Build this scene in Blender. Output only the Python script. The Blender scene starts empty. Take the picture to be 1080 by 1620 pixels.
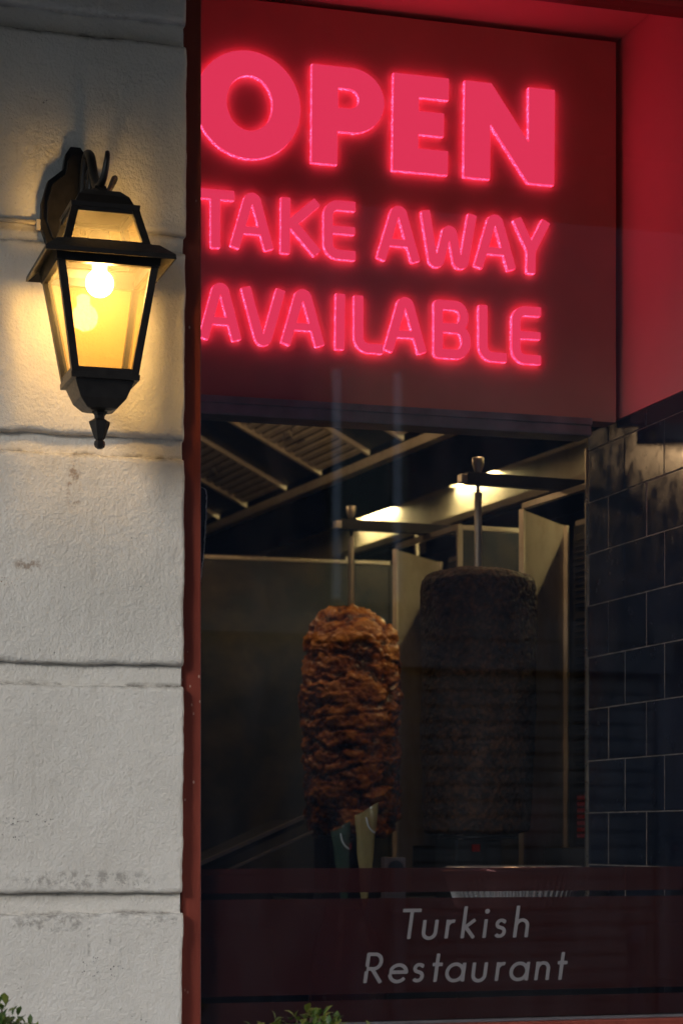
import bpy, bmesh, math, random
import numpy as np
from mathutils import Matrix, Vector

random.seed(7)
SC = bpy.context.scene
COL = SC.collection
R = math.radians

# ---------------------------------------------------------------- camera
cam_d = bpy.data.cameras.new("camera")
cam = bpy.data.objects.new("camera", cam_d)
COL.objects.link(cam)
SC.camera = cam
cam.location = (0.0, -3.75, 1.5)
cam.rotation_euler = (R(90), 0, -math.atan(1020 / 3370))
cam_d.sensor_fit = 'VERTICAL'
cam_d.sensor_height = 36.0
cam_d.lens = 36.0 * 3370 / 1620
cam_d.shift_y = 510 / 1620
cam_d.clip_start = 0.05
cam_d.clip_end = 500
cam_d.dof.use_dof = True
cam_d.dof.focus_distance = 3.82
cam_d.dof.aperture_fstop = 5.6

# ---------------------------------------------------------------- dusk sky, weak veiled sun, exposure
SUN_ELEV, SUN_AZ = 20.0, -45.0        # degrees; azimuth left of the street-facing direction
world = bpy.data.worlds.new("World")
SC.world = world
world.use_nodes = True
wn = world.node_tree
wn.nodes.clear()
sky = wn.nodes.new("ShaderNodeTexSky")
sky.sky_type = 'NISHITA'
sky.sun_disc = False
sky.sun_elevation = R(SUN_ELEV)
sky.sun_rotation = R(180 + SUN_AZ)
sky.air_density = 1.0
sky.dust_density = 2.5
bg = wn.nodes.new("ShaderNodeBackground")
bg.inputs[1].default_value = 0.088
wo = wn.nodes.new("ShaderNodeOutputWorld")
wn.links.new(sky.outputs[0], bg.inputs[0])
wn.links.new(bg.outputs[0], wo.inputs[0])
sun_d = bpy.data.lights.new("sun", 'SUN')
sun_d.energy = 0.34
sun_d.angle = R(16)
sun_d.color = (1.0, 0.93, 0.84)
sun = bpy.data.objects.new("sun", sun_d)
COL.objects.link(sun)
_az = R(SUN_AZ)
_to_sun = Vector((math.sin(_az) * math.cos(R(SUN_ELEV)), -math.cos(_az) * math.cos(R(SUN_ELEV)), math.sin(R(SUN_ELEV))))
sun.rotation_euler = _to_sun.to_track_quat('Z', 'Y').to_euler()
sun.location = (-4, -6, 8)
vs = SC.view_settings
vs.view_transform = 'Standard'
vs.look = 'None'
vs.exposure = 2.2
vs.gamma = 1.0
vs.use_curve_mapping = False
SC.cycles.max_bounces = 8
SC.cycles.diffuse_bounces = 4
SC.cycles.glossy_bounces = 4
SC.cycles.use_adaptive_sampling = True
SC.cycles.adaptive_threshold = 0.015
SC.cycles.transparent_max_bounces = 24
SC.cycles.caustics_reflective = False
SC.cycles.caustics_refractive = False
SC.cycles.sample_clamp_indirect = 4.0
SC.cycles.use_denoising = True

# ---------------------------------------------------------------- numpy noise
def _hash(ix, iy, iz, seed):
    h = (ix.astype(np.int64) * 374761393 + iy.astype(np.int64) * 668265263 + iz.astype(np.int64) * 2147483647 + seed * 1274126177) & 0xFFFFFFFF
    h = ((h ^ (h >> 13)) * 1274126177) & 0xFFFFFFFF
    h = (h ^ (h >> 16)) & 0xFFFFFFFF
    return h.astype(np.float64) / 4294967295.0

def vnoise(x, y, z, seed=0):
    x, y, z = np.broadcast_arrays(np.asarray(x, float), np.asarray(y, float), np.asarray(z, float))
    ix, iy, iz = np.floor(x), np.floor(y), np.floor(z)
    fx, fy, fz = x - ix, y - iy, z - iz
    sx, sy, sz = fx * fx * (3 - 2 * fx), fy * fy * (3 - 2 * fy), fz * fz * (3 - 2 * fz)
    out = 0
    for dx in (0, 1):
        for dy in (0, 1):
            for dz in (0, 1):
                w = (sx if dx else 1 - sx) * (sy if dy else 1 - sy) * (sz if dz else 1 - sz)
                out = out + w * _hash(ix + dx, iy + dy, iz + dz, seed)
    return out * 2 - 1

def fbm(x, y, z, octaves=4, seed=0):
    s, a = 0, 1.0
    for o in range(octaves):
        s = s + a * vnoise(x * 2 ** o, y * 2 ** o, z * 2 ** o, seed + o * 17)
        a *= 0.5
    return s

def worley(x, y, z, seed=0):
    """F1, F2 and the cell's own random number."""
    ix, iy, iz = np.floor(x), np.floor(y), np.floor(z)
    f1 = np.full(x.shape, 9.0); f2 = np.full(x.shape, 9.0); cid = np.zeros(x.shape)
    for dx in (-1, 0, 1):
        for dy in (-1, 0, 1):
            for dz in (-1, 0, 1):
                cx, cy, cz = ix + dx, iy + dy, iz + dz
                px = cx + _hash(cx, cy, cz, seed); py = cy + _hash(cx, cy, cz, seed + 1); pz = cz + _hash(cx, cy, cz, seed + 2)
                d = np.sqrt((px - x) ** 2 + (py - y) ** 2 + (pz - z) ** 2)
                c = _hash(cx, cy, cz, seed + 3)
                near = d < f1
                f2 = np.where(near, f1, np.minimum(f2, d))
                cid = np.where(near, c, cid)
                f1 = np.where(near, d, f1)
    return f1, f2, cid

# ---------------------------------------------------------------- material helpers
class NT:
    def __init__(self, name):
        self.m = bpy.data.materials.new(name)
        self.m.use_nodes = True
        self.t = self.m.node_tree
        self.t.nodes.clear()
        self.out = self.t.nodes.new("ShaderNodeOutputMaterial")
    def n(self, typ, **kw):
        nd = self.t.nodes.new(typ)
        for k, v in kw.items():
            if k.startswith("i_"):
                key = k[2:].replace("_", " ")
                nd.inputs[int(key) if key.isdigit() else key].default_value = v
            else:
                setattr(nd, k, v)
        return nd
    def l(self, a, b):
        self.t.links.new(a, b)
    def coord(self, which="Object"):
        return self.n("ShaderNodeTexCoord").outputs[which]
    def mapped(self, scale=(1, 1, 1), which="Object"):
        mp = self.n("ShaderNodeMapping")
        mp.inputs["Scale"].default_value = scale
        self.l(self.coord(which), mp.inputs["Vector"])
        return mp.outputs[0]
    def noise(self, vec, scale, detail=4, rough=0.55):
        nd = self.n("ShaderNodeTexNoise")
        nd.inputs["Scale"].default_value = scale
        nd.inputs["Detail"].default_value = detail
        nd.inputs["Roughness"].default_value = rough
        self.l(vec, nd.inputs["Vector"])
        return nd.outputs["Fac"]
    def ramp(self, fac, stops):
        r = self.n("ShaderNodeValToRGB")
        e = r.color_ramp.elements
        while len(e) < len(stops):
            e.new(0.5)
        for el, (p, c) in zip(e, stops):
            el.position = p
            el.color = (c[0], c[1], c[2], 1) if isinstance(c, tuple) else (c, c, c, 1)
        self.l(fac, r.inputs[0])
        return r.outputs[0]
    def mix(self, fac, a, b, blend='MIX'):
        m = self.n("ShaderNodeMix", data_type='RGBA', blend_type=blend)
        for sock, v in ((m.inputs[0], fac), (m.inputs[6], a), (m.inputs[7], b)):
            if hasattr(v, "links"):
                self.l(v, sock)
            elif isinstance(v, tuple):
                sock.default_value = (*v, 1)
            else:
                sock.default_value = v
        return m.outputs[2]
    def math(self, op, a, b=0.0, c=None):
        m = self.n("ShaderNodeMath", operation=op)
        for i, v in enumerate((a, b, c)):
            if v is None:
                continue
            if hasattr(v, "links"):
                self.l(v, m.inputs[i])
            else:
                m.inputs[i].default_value = v
        return m.outputs[0]
    def bump(self, h, strength, dist=0.002, normal=None):
        b = self.n("ShaderNodeBump")
        b.inputs["Strength"].default_value = strength
        b.inputs["Distance"].default_value = dist
        self.l(h, b.inputs["Height"])
        if normal is not None:
            self.l(normal, b.inputs["Normal"])
        return b.outputs[0]
    def principled(self, color, rough=0.6, metal=0.0, normal=None, **kw):
        p = self.n("ShaderNodeBsdfPrincipled")
        for key, v in (("Base Color", color), ("Roughness", rough), ("Metallic", metal)):
            if hasattr(v, "links"):
                self.l(v, p.inputs[key])
            elif isinstance(v, tuple):
                p.inputs[key].default_value = (*v, 1)
            else:
                p.inputs[key].default_value = v
        for k, v in kw.items():
            key = k.replace("_", " ")
            if hasattr(v, "links"):
                self.l(v, p.inputs[key])
            else:
                p.inputs[key].default_value = (*v, 1) if isinstance(v, tuple) else v
        if normal is not None:
            self.l(normal, p.inputs["Normal"])
        return p.outputs[0]
    def done(self, shader):
        self.l(shader, self.out.inputs["Surface"])
        return self.m

def simple(name, color, rough=0.6, metal=0.0, var=0.15, scale=20, bump=0.0, bscale=200, **kw):
    t = NT(name)
    v = t.mapped()
    f = t.noise(v, scale, 5)
    lo = tuple(c * (1 - var) for c in color)
    hi = tuple(min(1, c * (1 + var)) for c in color)
    col = t.ramp(f, [(0.3, lo), (0.7, hi)])
    rg = t.math('MULTIPLY_ADD', t.noise(v, scale * 2.3, 4), 0.25, rough - 0.125)
    nm = t.bump(t.noise(v, bscale, 3), bump, 0.001) if bump else None
    return t.done(t.principled(col, rg, metal, nm, **kw))

def emitter(name, color, strength):
    t = NT(name)
    e = t.n("ShaderNodeEmission")
    e.inputs[0].default_value = (*color, 1)
    e.inputs[1].default_value = strength
    return t.done(e.outputs[0])

def glass_like(name, tint, base_reflect, rough=0.0, veil=0.0, veil_col=(1, 1, 1), smear=False):
    """thin pane: clear straight-through transmission under a fresnel reflection, optional translucent veil"""
    t = NT(name)
    lw = t.n("ShaderNodeLayerWeight")
    lw.inputs["Blend"].default_value = 0.5
    f5 = t.math('POWER', lw.outputs["Facing"], 5.0)
    fac = t.math('MULTIPLY_ADD', f5, 1 - base_reflect, base_reflect)
    tr = t.n("ShaderNodeBsdfTransparent")
    tr.inputs[0].default_value = (*tint, 1)
    body = tr.outputs[0]
    if veil > 0:
        tl = t.n("ShaderNodeBsdfTranslucent"); tl.inputs[0].default_value = (*veil_col, 1)
        df = t.n("ShaderNodeBsdfDiffuse"); df.inputs[0].default_value = (*veil_col, 1)
        mx0 = t.n("ShaderNodeMixShader"); mx0.inputs[0].default_value = 0.4
        t.l(tl.outputs[0], mx0.inputs[1]); t.l(df.outputs[0], mx0.inputs[2])
        mx1 = t.n("ShaderNodeMixShader")
        if smear:
            v = t.mapped((1, 1, 0.35))
            sm = t.ramp(t.noise(v, 9, 6, 0.65), [(0.45, 0.0), (0.8, 1.0)])
            t.l(t.math('MULTIPLY', sm, veil), mx1.inputs[0])
        else:
            mx1.inputs[0].default_value = veil
        t.l(body, mx1.inputs[1]); t.l(mx0.outputs[0], mx1.inputs[2])
        body = mx1.outputs[0]
    gl = t.n("ShaderNodeBsdfGlossy")
    gl.inputs["Roughness"].default_value = rough
    mx = t.n("ShaderNodeMixShader")
    t.l(fac, mx.inputs[0]); t.l(body, mx.inputs[1]); t.l(gl.outputs[0], mx.inputs[2])
    return t.done(mx.outputs[0])

JOINTS = [(1.3585, 1.3955), (1.766, 1.803), (2.176, 2.211), (2.547, 2.578), (2.920, 2.960)]

DARK, RUST, GREY = (0.05, 0.045, 0.045), (0.22, 0.12, 0.06), (0.24, 0.22, 0.20)
STAINS = [(0.585, 1.525, 0.045, 0.022, DARK, False), (0.535, 1.512, 0.035, 0.03, DARK, False), (0.735, 2.031, 0.016, 0.012, DARK, False),
          (0.525, 1.952, 0.03, 0.022, RUST, False), (0.560, 1.975, 0.03, 0.014, RUST, True), (0.667, 1.325, 0.0035, 0.06, GREY, True),
          (0.724, 1.300, 0.003, 0.05, GREY, True), (0.705, 1.330, 0.0035, 0.04, GREY, True), (0.60, 1.345, 0.09, 0.02, GREY, True),
          (0.64, 2.12, 0.016, 0.06, RUST, True), (0.80, 1.345, 0.04, 0.012, GREY, True), (0.66, 1.42, 0.16, 0.02, GREY, True),
          (0.69, 1.265, 0.05, 0.03, DARK, False), (0.76, 1.41, 0.07, 0.012, DARK, False)]

def stucco_material():
    t = NT("stucco")
    v = t.coord("Object")
    sep = t.n("ShaderNodeSeparateXYZ"); t.l(v, sep.inputs[0])
    big = t.noise(v, 3.0, 6, 0.6)
    col = t.ramp(big, [(0.3, (0.61, 0.58, 0.53)), (0.55, (0.71, 0.68, 0.63)), (0.75, (0.75, 0.725, 0.68))])
    # dirt that has settled along the joints
    dn = t.noise(t.mapped((6, 6, 14)), 3.0, 8, 0.75)
    dsum = None
    for i, (za, zb) in enumerate(JOINTS):
        for zc, wd, k in ((za, 0.0034, 1.1), (zb, 0.0022, 0.5)):
            d = t.math('ABSOLUTE', t.math('SUBTRACT', sep.outputs[2], zc))
            m = t.math('MULTIPLY', t.math('SUBTRACT', 1.0, t.math('DIVIDE', d, wd * 2.6)), k)
            m = t.math('MAXIMUM', m, 0.0)
            dsum = m if dsum is None else t.math('ADD', dsum, m)
    dm = t.math('MULTIPLY', dsum, t.ramp(dn, [(0.44, 0.0), (0.66, 1.0)]))
    dm = t.math('MINIMUM', dm, 0.85)
    col = t.mix(dm, col, (0.10, 0.085, 0.07))
    # run-off streaks and rusty patches
    st = t.noise(t.mapped((26, 26, 1.1)), 2.2, 5, 0.6)
    patch = t.ramp(t.noise(t.mapped((1, 1, 1)), 4.2, 3), [(0.50, 0.0), (0.68, 1.0)])
    sm = t.math('MULTIPLY', t.ramp(st, [(0.56, 0.0), (0.74, 0.5)]), patch)
    col = t.mix(sm, col, (0.30, 0.26, 0.21))
    # chips and specks in loose clusters
    vo = t.n("ShaderNodeTexVoronoi"); vo.inputs["Scale"].default_value = 105
    t.l(v, vo.inputs["Vector"])
    sp = t.ramp(vo.outputs["Distance"], [(0.10, 1.0), (0.22, 0.0)])
    cl = t.ramp(t.noise(v, 7.5, 4, 0.6), [(0.60, 0.0), (0.68, 1.0)])
    col = t.mix(t.math('MULTIPLY', t.math('MULTIPLY', sp, cl), 0.85), col, (0.07, 0.06, 0.055))
    # dark splashes and rusty smears that have their own places on this wall
    vs2 = t.n("ShaderNodeTexVoronoi"); vs2.inputs["Scale"].default_value = 170
    vs2.inputs["Randomness"].default_value = 1.0
    t.l(v, vs2.inputs["Vector"])
    spl = t.ramp(vs2.outputs["Distance"], [(0.16, 1.0), (0.34, 0.0)])
    brk = t.ramp(t.noise(v, 60, 5, 0.7), [(0.47, 0.0), (0.60, 1.0)])
    for cx, cz, rx, rz, tint, soft in STAINS:
        du = t.math('DIVIDE', t.math('SUBTRACT', sep.outputs[0], cx), rx)
        dv = t.math('DIVIDE', t.math('SUBTRACT', sep.outputs[2], cz), rz)
        rad = t.math('SQRT', t.math('ADD', t.math('MULTIPLY', du, du), t.math('MULTIPLY', dv, dv)))
        m = t.math('MAXIMUM', t.math('SUBTRACT', 1.0, rad), 0.0)
        m = t.math('MINIMUM', t.math('MULTIPLY', m, 2.2), 1.0)
        m = t.math('MULTIPLY', m, brk if soft else t.math('MULTIPLY', spl, brk))
        col = t.mix(t.math('MULTIPLY', m, 0.62 if soft else 0.92), col, tint)
    h1 = t.noise(t.mapped((1, 1, 0.8)), 300, 5, 0.7)
    h2 = t.noise(t.mapped((1, 1, 0.8)), 120, 4, 0.6)
    vb = t.n("ShaderNodeTexVoronoi"); vb.inputs["Scale"].default_value = 150
    t.l(v, vb.inputs["Vector"])
    h = t.math('ADD', t.math('MULTIPLY', h1, 0.8), t.math('MULTIPLY', h2, 0.9))
    h = t.math('ADD', h, t.math('MULTIPLY', vb.outputs["Distance"], -0.35))
    h = t.math('SUBTRACT', h, t.math('MULTIPLY', t.math('MULTIPLY', sp, cl), 0.8))
    nm = t.bump(h, 0.62, 0.0042)
    return t.done(t.principled(col, 0.9, 0.0, nm, Specular_IOR_Level=0.25))

def steel_material(name, color=(0.55, 0.54, 0.52), rough=0.32, grease=0.5, axis=(1, 1, 1), metal=0.6):
    t = NT(name)
    v = t.coord("Object")
    br = t.noise(t.mapped(axis), 60, 3, 0.6)
    gr = t.noise(v, 9, 6, 0.65)
    col = t.mix(t.math('MULTIPLY', t.ramp(gr, [(0.42, 0.0), (0.7, 1.0)]), grease), color, (0.20, 0.155, 0.10))
    rg = t.math('ADD', t.math('MULTIPLY_ADD', br, 0.16, rough - 0.08), t.math('MULTIPLY', gr, 0.22))
    nm = t.bump(br, 0.10, 0.0006)
    return t.done(t.principled(col, rg, metal, nm))

def led_material():
    t = NT("led_letter_edge")
    f = t.noise(t.coord("Object"), 330, 1, 0.4)
    col = t.ramp(f, [(0.52, (1.0, 0.022, 0.06)), (0.60, (1.0, 0.06, 0.22)), (0.72, (1.0, 0.20, 0.42))])
    e = t.n("ShaderNodeEmission"); e.inputs[1].default_value = 1.05
    t.l(col, e.inputs[0])
    return t.done(e.outputs[0])

def meat_material(name, stops, rough, bump, bscale, coat=0.0, spec=0.5):
    t = NT(name)
    v = t.coord("Object")
    a = t.n("ShaderNodeAttribute"); a.attribute_name = "meat_tone"
    f = t.math('ADD', t.math('MULTIPLY', t.noise(v, 38, 6, 0.65), 0.75), t.math('MULTIPLY', a.outputs["Fac"], 0.6))
    col = t.ramp(f, stops)
    rg = t.ramp(t.noise(v, 60, 4), [(0.35, rough - 0.2), (0.7, rough + 0.15)])
    nm = t.bump(t.noise(v, bscale, 5, 0.65), bump, 0.004)
    return t.done(t.principled(col, rg, 0.0, nm, Specular_IOR_Level=spec, Coat_Weight=coat, Coat_Roughness=0.22))

def tile_material():
    t = NT("dark_glazed_tile")
    v = t.coord("Object")
    inf = t.n("ShaderNodeObjectInfo")
    k = t.math('MULTIPLY_ADD', inf.outputs["Random"], 0.5, 0.75)
    col = t.mix(1.0, t.ramp(t.noise(v, 14, 4), [(0.3, (0.007, 0.011, 0.023)), (0.7, (0.013, 0.020, 0.038))]), (1, 1, 1), 'MULTIPLY')
    g = t.n("ShaderNodeCombineColor")
    for i in range(3):
        t.l(k, g.inputs[i])
    col = t.mix(1.0, col, g.outputs[0], 'MULTIPLY')
    rg = t.ramp(t.noise(v, 22, 6, 0.7), [(0.35, 0.10), (0.75, 0.34)])
    nm = t.bump(t.noise(v, 10, 2), 0.06, 0.004)
    return t.done(t.principled(col, rg, 0.0, nm, Specular_IOR_Level=0.55))

def painted_wood():
    t = NT("red_brown_paint")
    v = t.coord("Object")
    col = t.ramp(t.noise(t.mapped((4, 4, 0.5)), 5, 5), [(0.3, (0.165, 0.030, 0.019)), (0.7, (0.215, 0.043, 0.027))])
    vo = t.n("ShaderNodeTexVoronoi"); vo.inputs["Scale"].default_value = 60
    t.l(t.mapped((1, 1, 0.6)), vo.inputs["Vector"])
    sp = t.math('MULTIPLY', t.ramp(vo.outputs["Distance"], [(0.07, 1.0), (0.13, 0.0)]), t.ramp(t.noise(v, 13, 2), [(0.46, 0.0), (0.56, 1.0)]))
    col = t.mix(sp, col, (0.45, 0.33, 0.27))
    nm = t.bump(t.noise(t.mapped((30, 30, 1.5)), 5, 4), 0.15, 0.002)
    return t.done(t.principled(col, 0.42, 0.0, nm))

def vinyl_material():
    t = NT("brown_red_vinyl_film")
    tr = t.n("ShaderNodeBsdfTransparent"); tr.inputs[0].default_value = (0.50, 0.34, 0.33, 1)
    p = t.principled((0.105, 0.022, 0.017), 0.35)
    mx = t.n("ShaderNodeMixShader"); mx.inputs[0].default_value = 0.38
    t.l(tr.outputs[0], mx.inputs[1]); t.l(p, mx.inputs[2])
    return t.done(mx.outputs[0])

def veil_paper(name, color, see):
    t = NT(name)
    v = t.coord("Object")
    col = t.ramp(t.noise(v, 40, 4), [(0.3, tuple(c * 0.8 for c in color)), (0.7, color)])
    d = t.n("ShaderNodeBsdfDiffuse"); t.l(col, d.inputs[0])
    tl = t.n("ShaderNodeBsdfTranslucent"); t.l(col, tl.inputs[0])
    g = t.n("ShaderNodeBsdfGlossy"); g.inputs["Roughness"].default_value = 0.2
    a = t.n("ShaderNodeMixShader"); a.inputs[0].default_value = 0.4
    t.l(d.outputs[0], a.inputs[1]); t.l(tl.outputs[0], a.inputs[2])
    b = t.n("ShaderNodeMixShader"); b.inputs[0].default_value = 0.08
    t.l(a.outputs[0], b.inputs[1]); t.l(g.outputs[0], b.inputs[2])
    tr = t.n("ShaderNodeBsdfTransparent"); tr.inputs[0].default_value = (*[0.6 + 0.4 * c for c in color], 1)
    c = t.n("ShaderNodeMixShader"); c.inputs[0].default_value = see
    t.l(b.outputs[0], c.inputs[1]); t.l(tr.outputs[0], c.inputs[2])
    return t.done(c.outputs[0])

def leaf_material():
    t = NT("shrub_leaf")
    inf = t.n("ShaderNodeAttribute"); inf.attribute_name = "tone"
    col = t.ramp(inf.outputs["Fac"], [(0.0, (0.028, 0.070, 0.010)), (0.6, (0.060, 0.120, 0.020)), (1.0, (0.14, 0.17, 0.03))])
    tl = t.n("ShaderNodeBsdfTranslucent"); t.l(col, tl.inputs[0])
    p = t.principled(col, 0.4)
    mx = t.n("ShaderNodeMixShader"); mx.inputs[0].default_value = 0.3
    t.l(p, mx.inputs[1]); t.l(tl.outputs[0], mx.inputs[2])
    return t.done(mx.outputs[0])

M = {}
M['stucco'] = stucco_material()
M['paint'] = painted_wood()
M['bead'] = simple("window_bead", (0.20, 0.20, 0.22), 0.35, 0.6)
M['glass'] = glass_like("shop_window_glass", (0.70, 0.72, 0.74), 0.11, veil=0.028, veil_col=(0.8, 0.85, 1.0), smear=True)  # grey tint put in to darken the daylit room; smeared veil adds haze
M['lantern_glass'] = glass_like("lantern_glass", (0.93, 0.76, 0.45), 0.020, 0.0, veil=0.13, veil_col=(1.0, 0.74, 0.34))
M['iron'] = simple("black_cast_iron", (0.016, 0.014, 0.013), 0.42, 0.2, 0.4, 60, 0.25, 250)
M['bulb'] = emitter("warm_bulb", (1.0, 0.70, 0.34), 35.0)
M['wire'] = simple("grey_brown_wire", (0.10, 0.075, 0.055), 0.6)
M['conduit'] = simple("painted_conduit", (0.45, 0.40, 0.33), 0.6, bump=0.2)
M['signface'] = emitter("red_acrylic_letter", (0.80, 0.036, 0.095), 0.32)
M['signedge'] = led_material()
M['board'] = simple("brown_sign_board", (0.64, 0.285, 0.225), 0.6, 0.0, 0.08, 6)
M['alu'] = simple("dull_aluminium", (0.34, 0.34, 0.35), 0.42, 0.7, 0.25, 14, 0.1, 90)
M['redwall'] = simple("red_plaster", (0.82, 0.29, 0.29), 0.75, 0.0, 0.06, 3, 0.05, 120)  # red base colour for the soffit and side panel
M['tile'] = tile_material()
M['grout'] = simple("grout", (0.27, 0.225, 0.19), 0.8, 0.0, 0.4, 40)
M['trim'] = simple("tile_trim", (0.5, 0.46, 0.40), 0.3, 0.9)
M['steel'] = steel_material("stainless_steel", (0.46, 0.43, 0.38), axis=(3, 3, 0.25), metal=0.88)
M['steel_matte'] = steel_material("dulled_steel", (0.74, 0.68, 0.56), 0.5, 0.35, axis=(0.3, 3, 3), metal=0.35)
M['steel_wing'] = steel_material("wing_steel", (0.52, 0.46, 0.37), 0.36, 0.5, axis=(3, 3, 0.25), metal=0.38)
M['soot'] = simple("matt_soot", (0.004, 0.0045, 0.006), 1.0, 0.0, 0.3, 15, Specular_IOR_Level=0.0)
M['steel_dark'] = steel_material("aged_steel", (0.045, 0.056, 0.070), 0.40, 0.35, axis=(0.3, 3, 3), metal=0.85)
M['steel_black'] = simple("sooty_steel", (0.012, 0.013, 0.015), 0.55, 0.3, 0.4, 15)
M['burner'] = simple("burner_mesh", (0.035, 0.032, 0.03), 0.7, 0.3, 0.5, 300, 0.6, 420)
M['ember'] = emitter("glowing_burner", (1.0, 0.06, 0.03), 0.006)
M['indicator'] = emitter("red_indicator_lamp", (1.0, 0.05, 0.03), 0.006)
M['hoodlamp'] = emitter("hood_lamp_diffuser", (1.0, 0.78, 0.36), 28.0)
M['fillbulb'] = emitter("added_warm_bulb", (1.0, 0.60, 0.28), 26.0)  # glow of the added unseen bulbs
M['roomdark'] = simple("dark_room_wall", (0.030, 0.032, 0.040), 0.7)
M['floor'] = simple("dark_floor", (0.05, 0.045, 0.04), 0.5)
M['vinyl'] = vinyl_material()
M['lettering'] = simple("pale_vinyl_letter", (0.44, 0.40, 0.40), 0.5, 0.0, 0.06)
M['foil'] = simple("crinkled_foil", (0.9, 0.9, 0.91), 0.22, 0.75, 0.05, 30, 0.3, 160)
M['jar'] = simple("dark_red_jar", (0.10, 0.030, 0.032), 0.25, 0.0)
M['cream'] = veil_paper("cream_wrap", (0.50, 0.44, 0.20), 0.5)
M['green'] = veil_paper("green_wrap", (0.07, 0.15, 0.11), 0.6)
M['tape'] = simple("shiny_tape", (0.32, 0.34, 0.34), 0.25)
M['sticker'] = simple("dark_sticker", (0.012, 0.013, 0.018), 0.45)
M['sticker_edge'] = simple("torn_sticker_edge", (0.75, 0.75, 0.78), 0.8, 0.0, 0.5, 400)
M['pink'] = simple("pale_pink_sticker", (0.11, 0.085, 0.09), 0.6)
M['leaf'] = leaf_material()
M['bark'] = simple("shrub_bark", (0.09, 0.065, 0.04), 0.9)
M['terracotta'] = simple("terracotta", (0.30, 0.13, 0.08), 0.85)
M['soil'] = simple("soil", (0.04, 0.03, 0.02), 0.95)
M['paving'] = simple("paving", (0.22, 0.21, 0.20), 0.85, 0.0, 0.25, 6)
M['asphalt'] = simple("asphalt", (0.05, 0.05, 0.052), 0.9, 0.0, 0.3, 30)
M['added_awning'] = simple("dark_canvas", (0.04, 0.030, 0.030), 0.9)
M['facade'] = simple("opposite_render", (0.042, 0.048, 0.068), 0.9, 0.0, 0.3, 1.5)
M['facade_trim'] = simple("opposite_trim", (0.075, 0.075, 0.085), 0.8)
M['white_frame'] = simple("white_window_frame", (0.36, 0.37, 0.40), 0.5)
M['darkpane'] = simple("dark_window_pane", (0.012, 0.014, 0.02), 0.08)
M['slat'] = simple("brown_shutter_slat", (0.085, 0.075, 0.075), 0.6)
M['chicken'] = meat_material("roasted_chicken", [(0.26, (0.012, 0.005, 0.003)), (0.46, (0.090, 0.022, 0.005)), (0.66, (0.36, 0.105, 0.016)), (0.88, (0.68, 0.28, 0.055))], 0.30, 0.9, 140, 0.4)
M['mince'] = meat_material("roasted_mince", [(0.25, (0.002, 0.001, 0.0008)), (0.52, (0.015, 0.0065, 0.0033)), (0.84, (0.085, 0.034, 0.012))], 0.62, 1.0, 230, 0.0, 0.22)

# ---------------------------------------------------------------- object helpers
def link(o, parent=None):
    COL.objects.link(o)
    if parent is not None:
        o.parent = parent
        o.matrix_parent_inverse = Matrix.Translation(-parent_world(parent))
    return o

def parent_world(p):
    v = Vector(p.location)
    while p.parent is not None:
        p = p.parent
        v = Vector((0, 0, 0)) + v
    return v

def mesh_obj(name, verts, faces, mat, parent=None, smooth=False, bevel=0.0):
    me = bpy.data.meshes.new(name)
    me.from_pydata([tuple(map(float, v)) for v in verts], [], faces)
    bm = bmesh.new(); bm.from_mesh(me)
    bmesh.ops.recalc_face_normals(bm, faces=bm.faces)
    if bevel > 0:
        bmesh.ops.bevel(bm, geom=list(bm.edges), offset=bevel, segments=2, affect='EDGES', profile=0.7)
    bm.to_mesh(me); bm.free()
    if smooth:
        for p in me.polygons:
            p.use_smooth = True
    for m in (mat if isinstance(mat, (list, tuple)) else [mat]):
        me.materials.append(M[m] if isinstance(m, str) else m)
    o = bpy.data.objects.new(name, me)
    return link(o, parent)

def thing(name, label, cat, loc=(0, 0, 0), group=None):
    o = bpy.data.objects.new(name, None)
    o.empty_display_size = 0.05
    o.location = loc
    COL.objects.link(o)
    return tag(o, label, cat, group)

def tag(o, label, cat, group=None):
    o["label"] = label; o["category"] = cat
    if group:
        o["group"] = group
    return o

def structure(o):
    o["kind"] = "structure"
    return o

BOXF = [(0, 1, 2, 3), (7, 6, 5, 4), (0, 4, 5, 1), (1, 5, 6, 2), (2, 6, 7, 3), (3, 7, 4, 0)]
def box(name, x0, x1, y0, y1, z0, z1, mat, parent=None, bevel=0.0, T=None):
    v = [(x0, y0, z0), (x1, y0, z0), (x1, y1, z0), (x0, y1, z0), (x0, y0, z1), (x1, y0, z1), (x1, y1, z1), (x0, y1, z1)]
    if T:
        v = [T(p) for p in v]
    return mesh_obj(name, v, BOXF, mat, parent, False, bevel)

def prism(name, poly, z0, z1, mat, parent=None, T=None, bevel=0.0):
    n = len(poly)
    v = [(x, y, z0) for x, y in poly] + [(x, y, z1) for x, y in poly]
    if T:
        v = [T(p) for p in v]
    f = [tuple(range(n)), tuple(range(2 * n - 1, n - 1, -1))] + [(i, (i + 1) % n, n + (i + 1) % n, n + i) for i in range(n)]
    return mesh_obj(name, v, f, mat, parent, False, bevel)

def lathe(name, prof, c, segs, mat, parent=None, smooth=True):
    v, f = [], []
    n = len(prof)
    for r, z in prof:
        for k in range(segs):
            a = 2 * math.pi * k / segs
            v.append((c[0] + r * math.cos(a), c[1] + r * math.sin(a), c[2] + z))
    for i in range(n - 1):
        for k in range(segs):
            k2 = (k + 1) % segs
            f.append((i * segs + k, i * segs + k2, (i + 1) * segs + k2, (i + 1) * segs + k))
    f.append(tuple(range(segs))); f.append(tuple((n - 1) * segs + k for k in range(segs - 1, -1, -1)))
    return mesh_obj(name, v, f, mat, parent, smooth)

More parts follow.
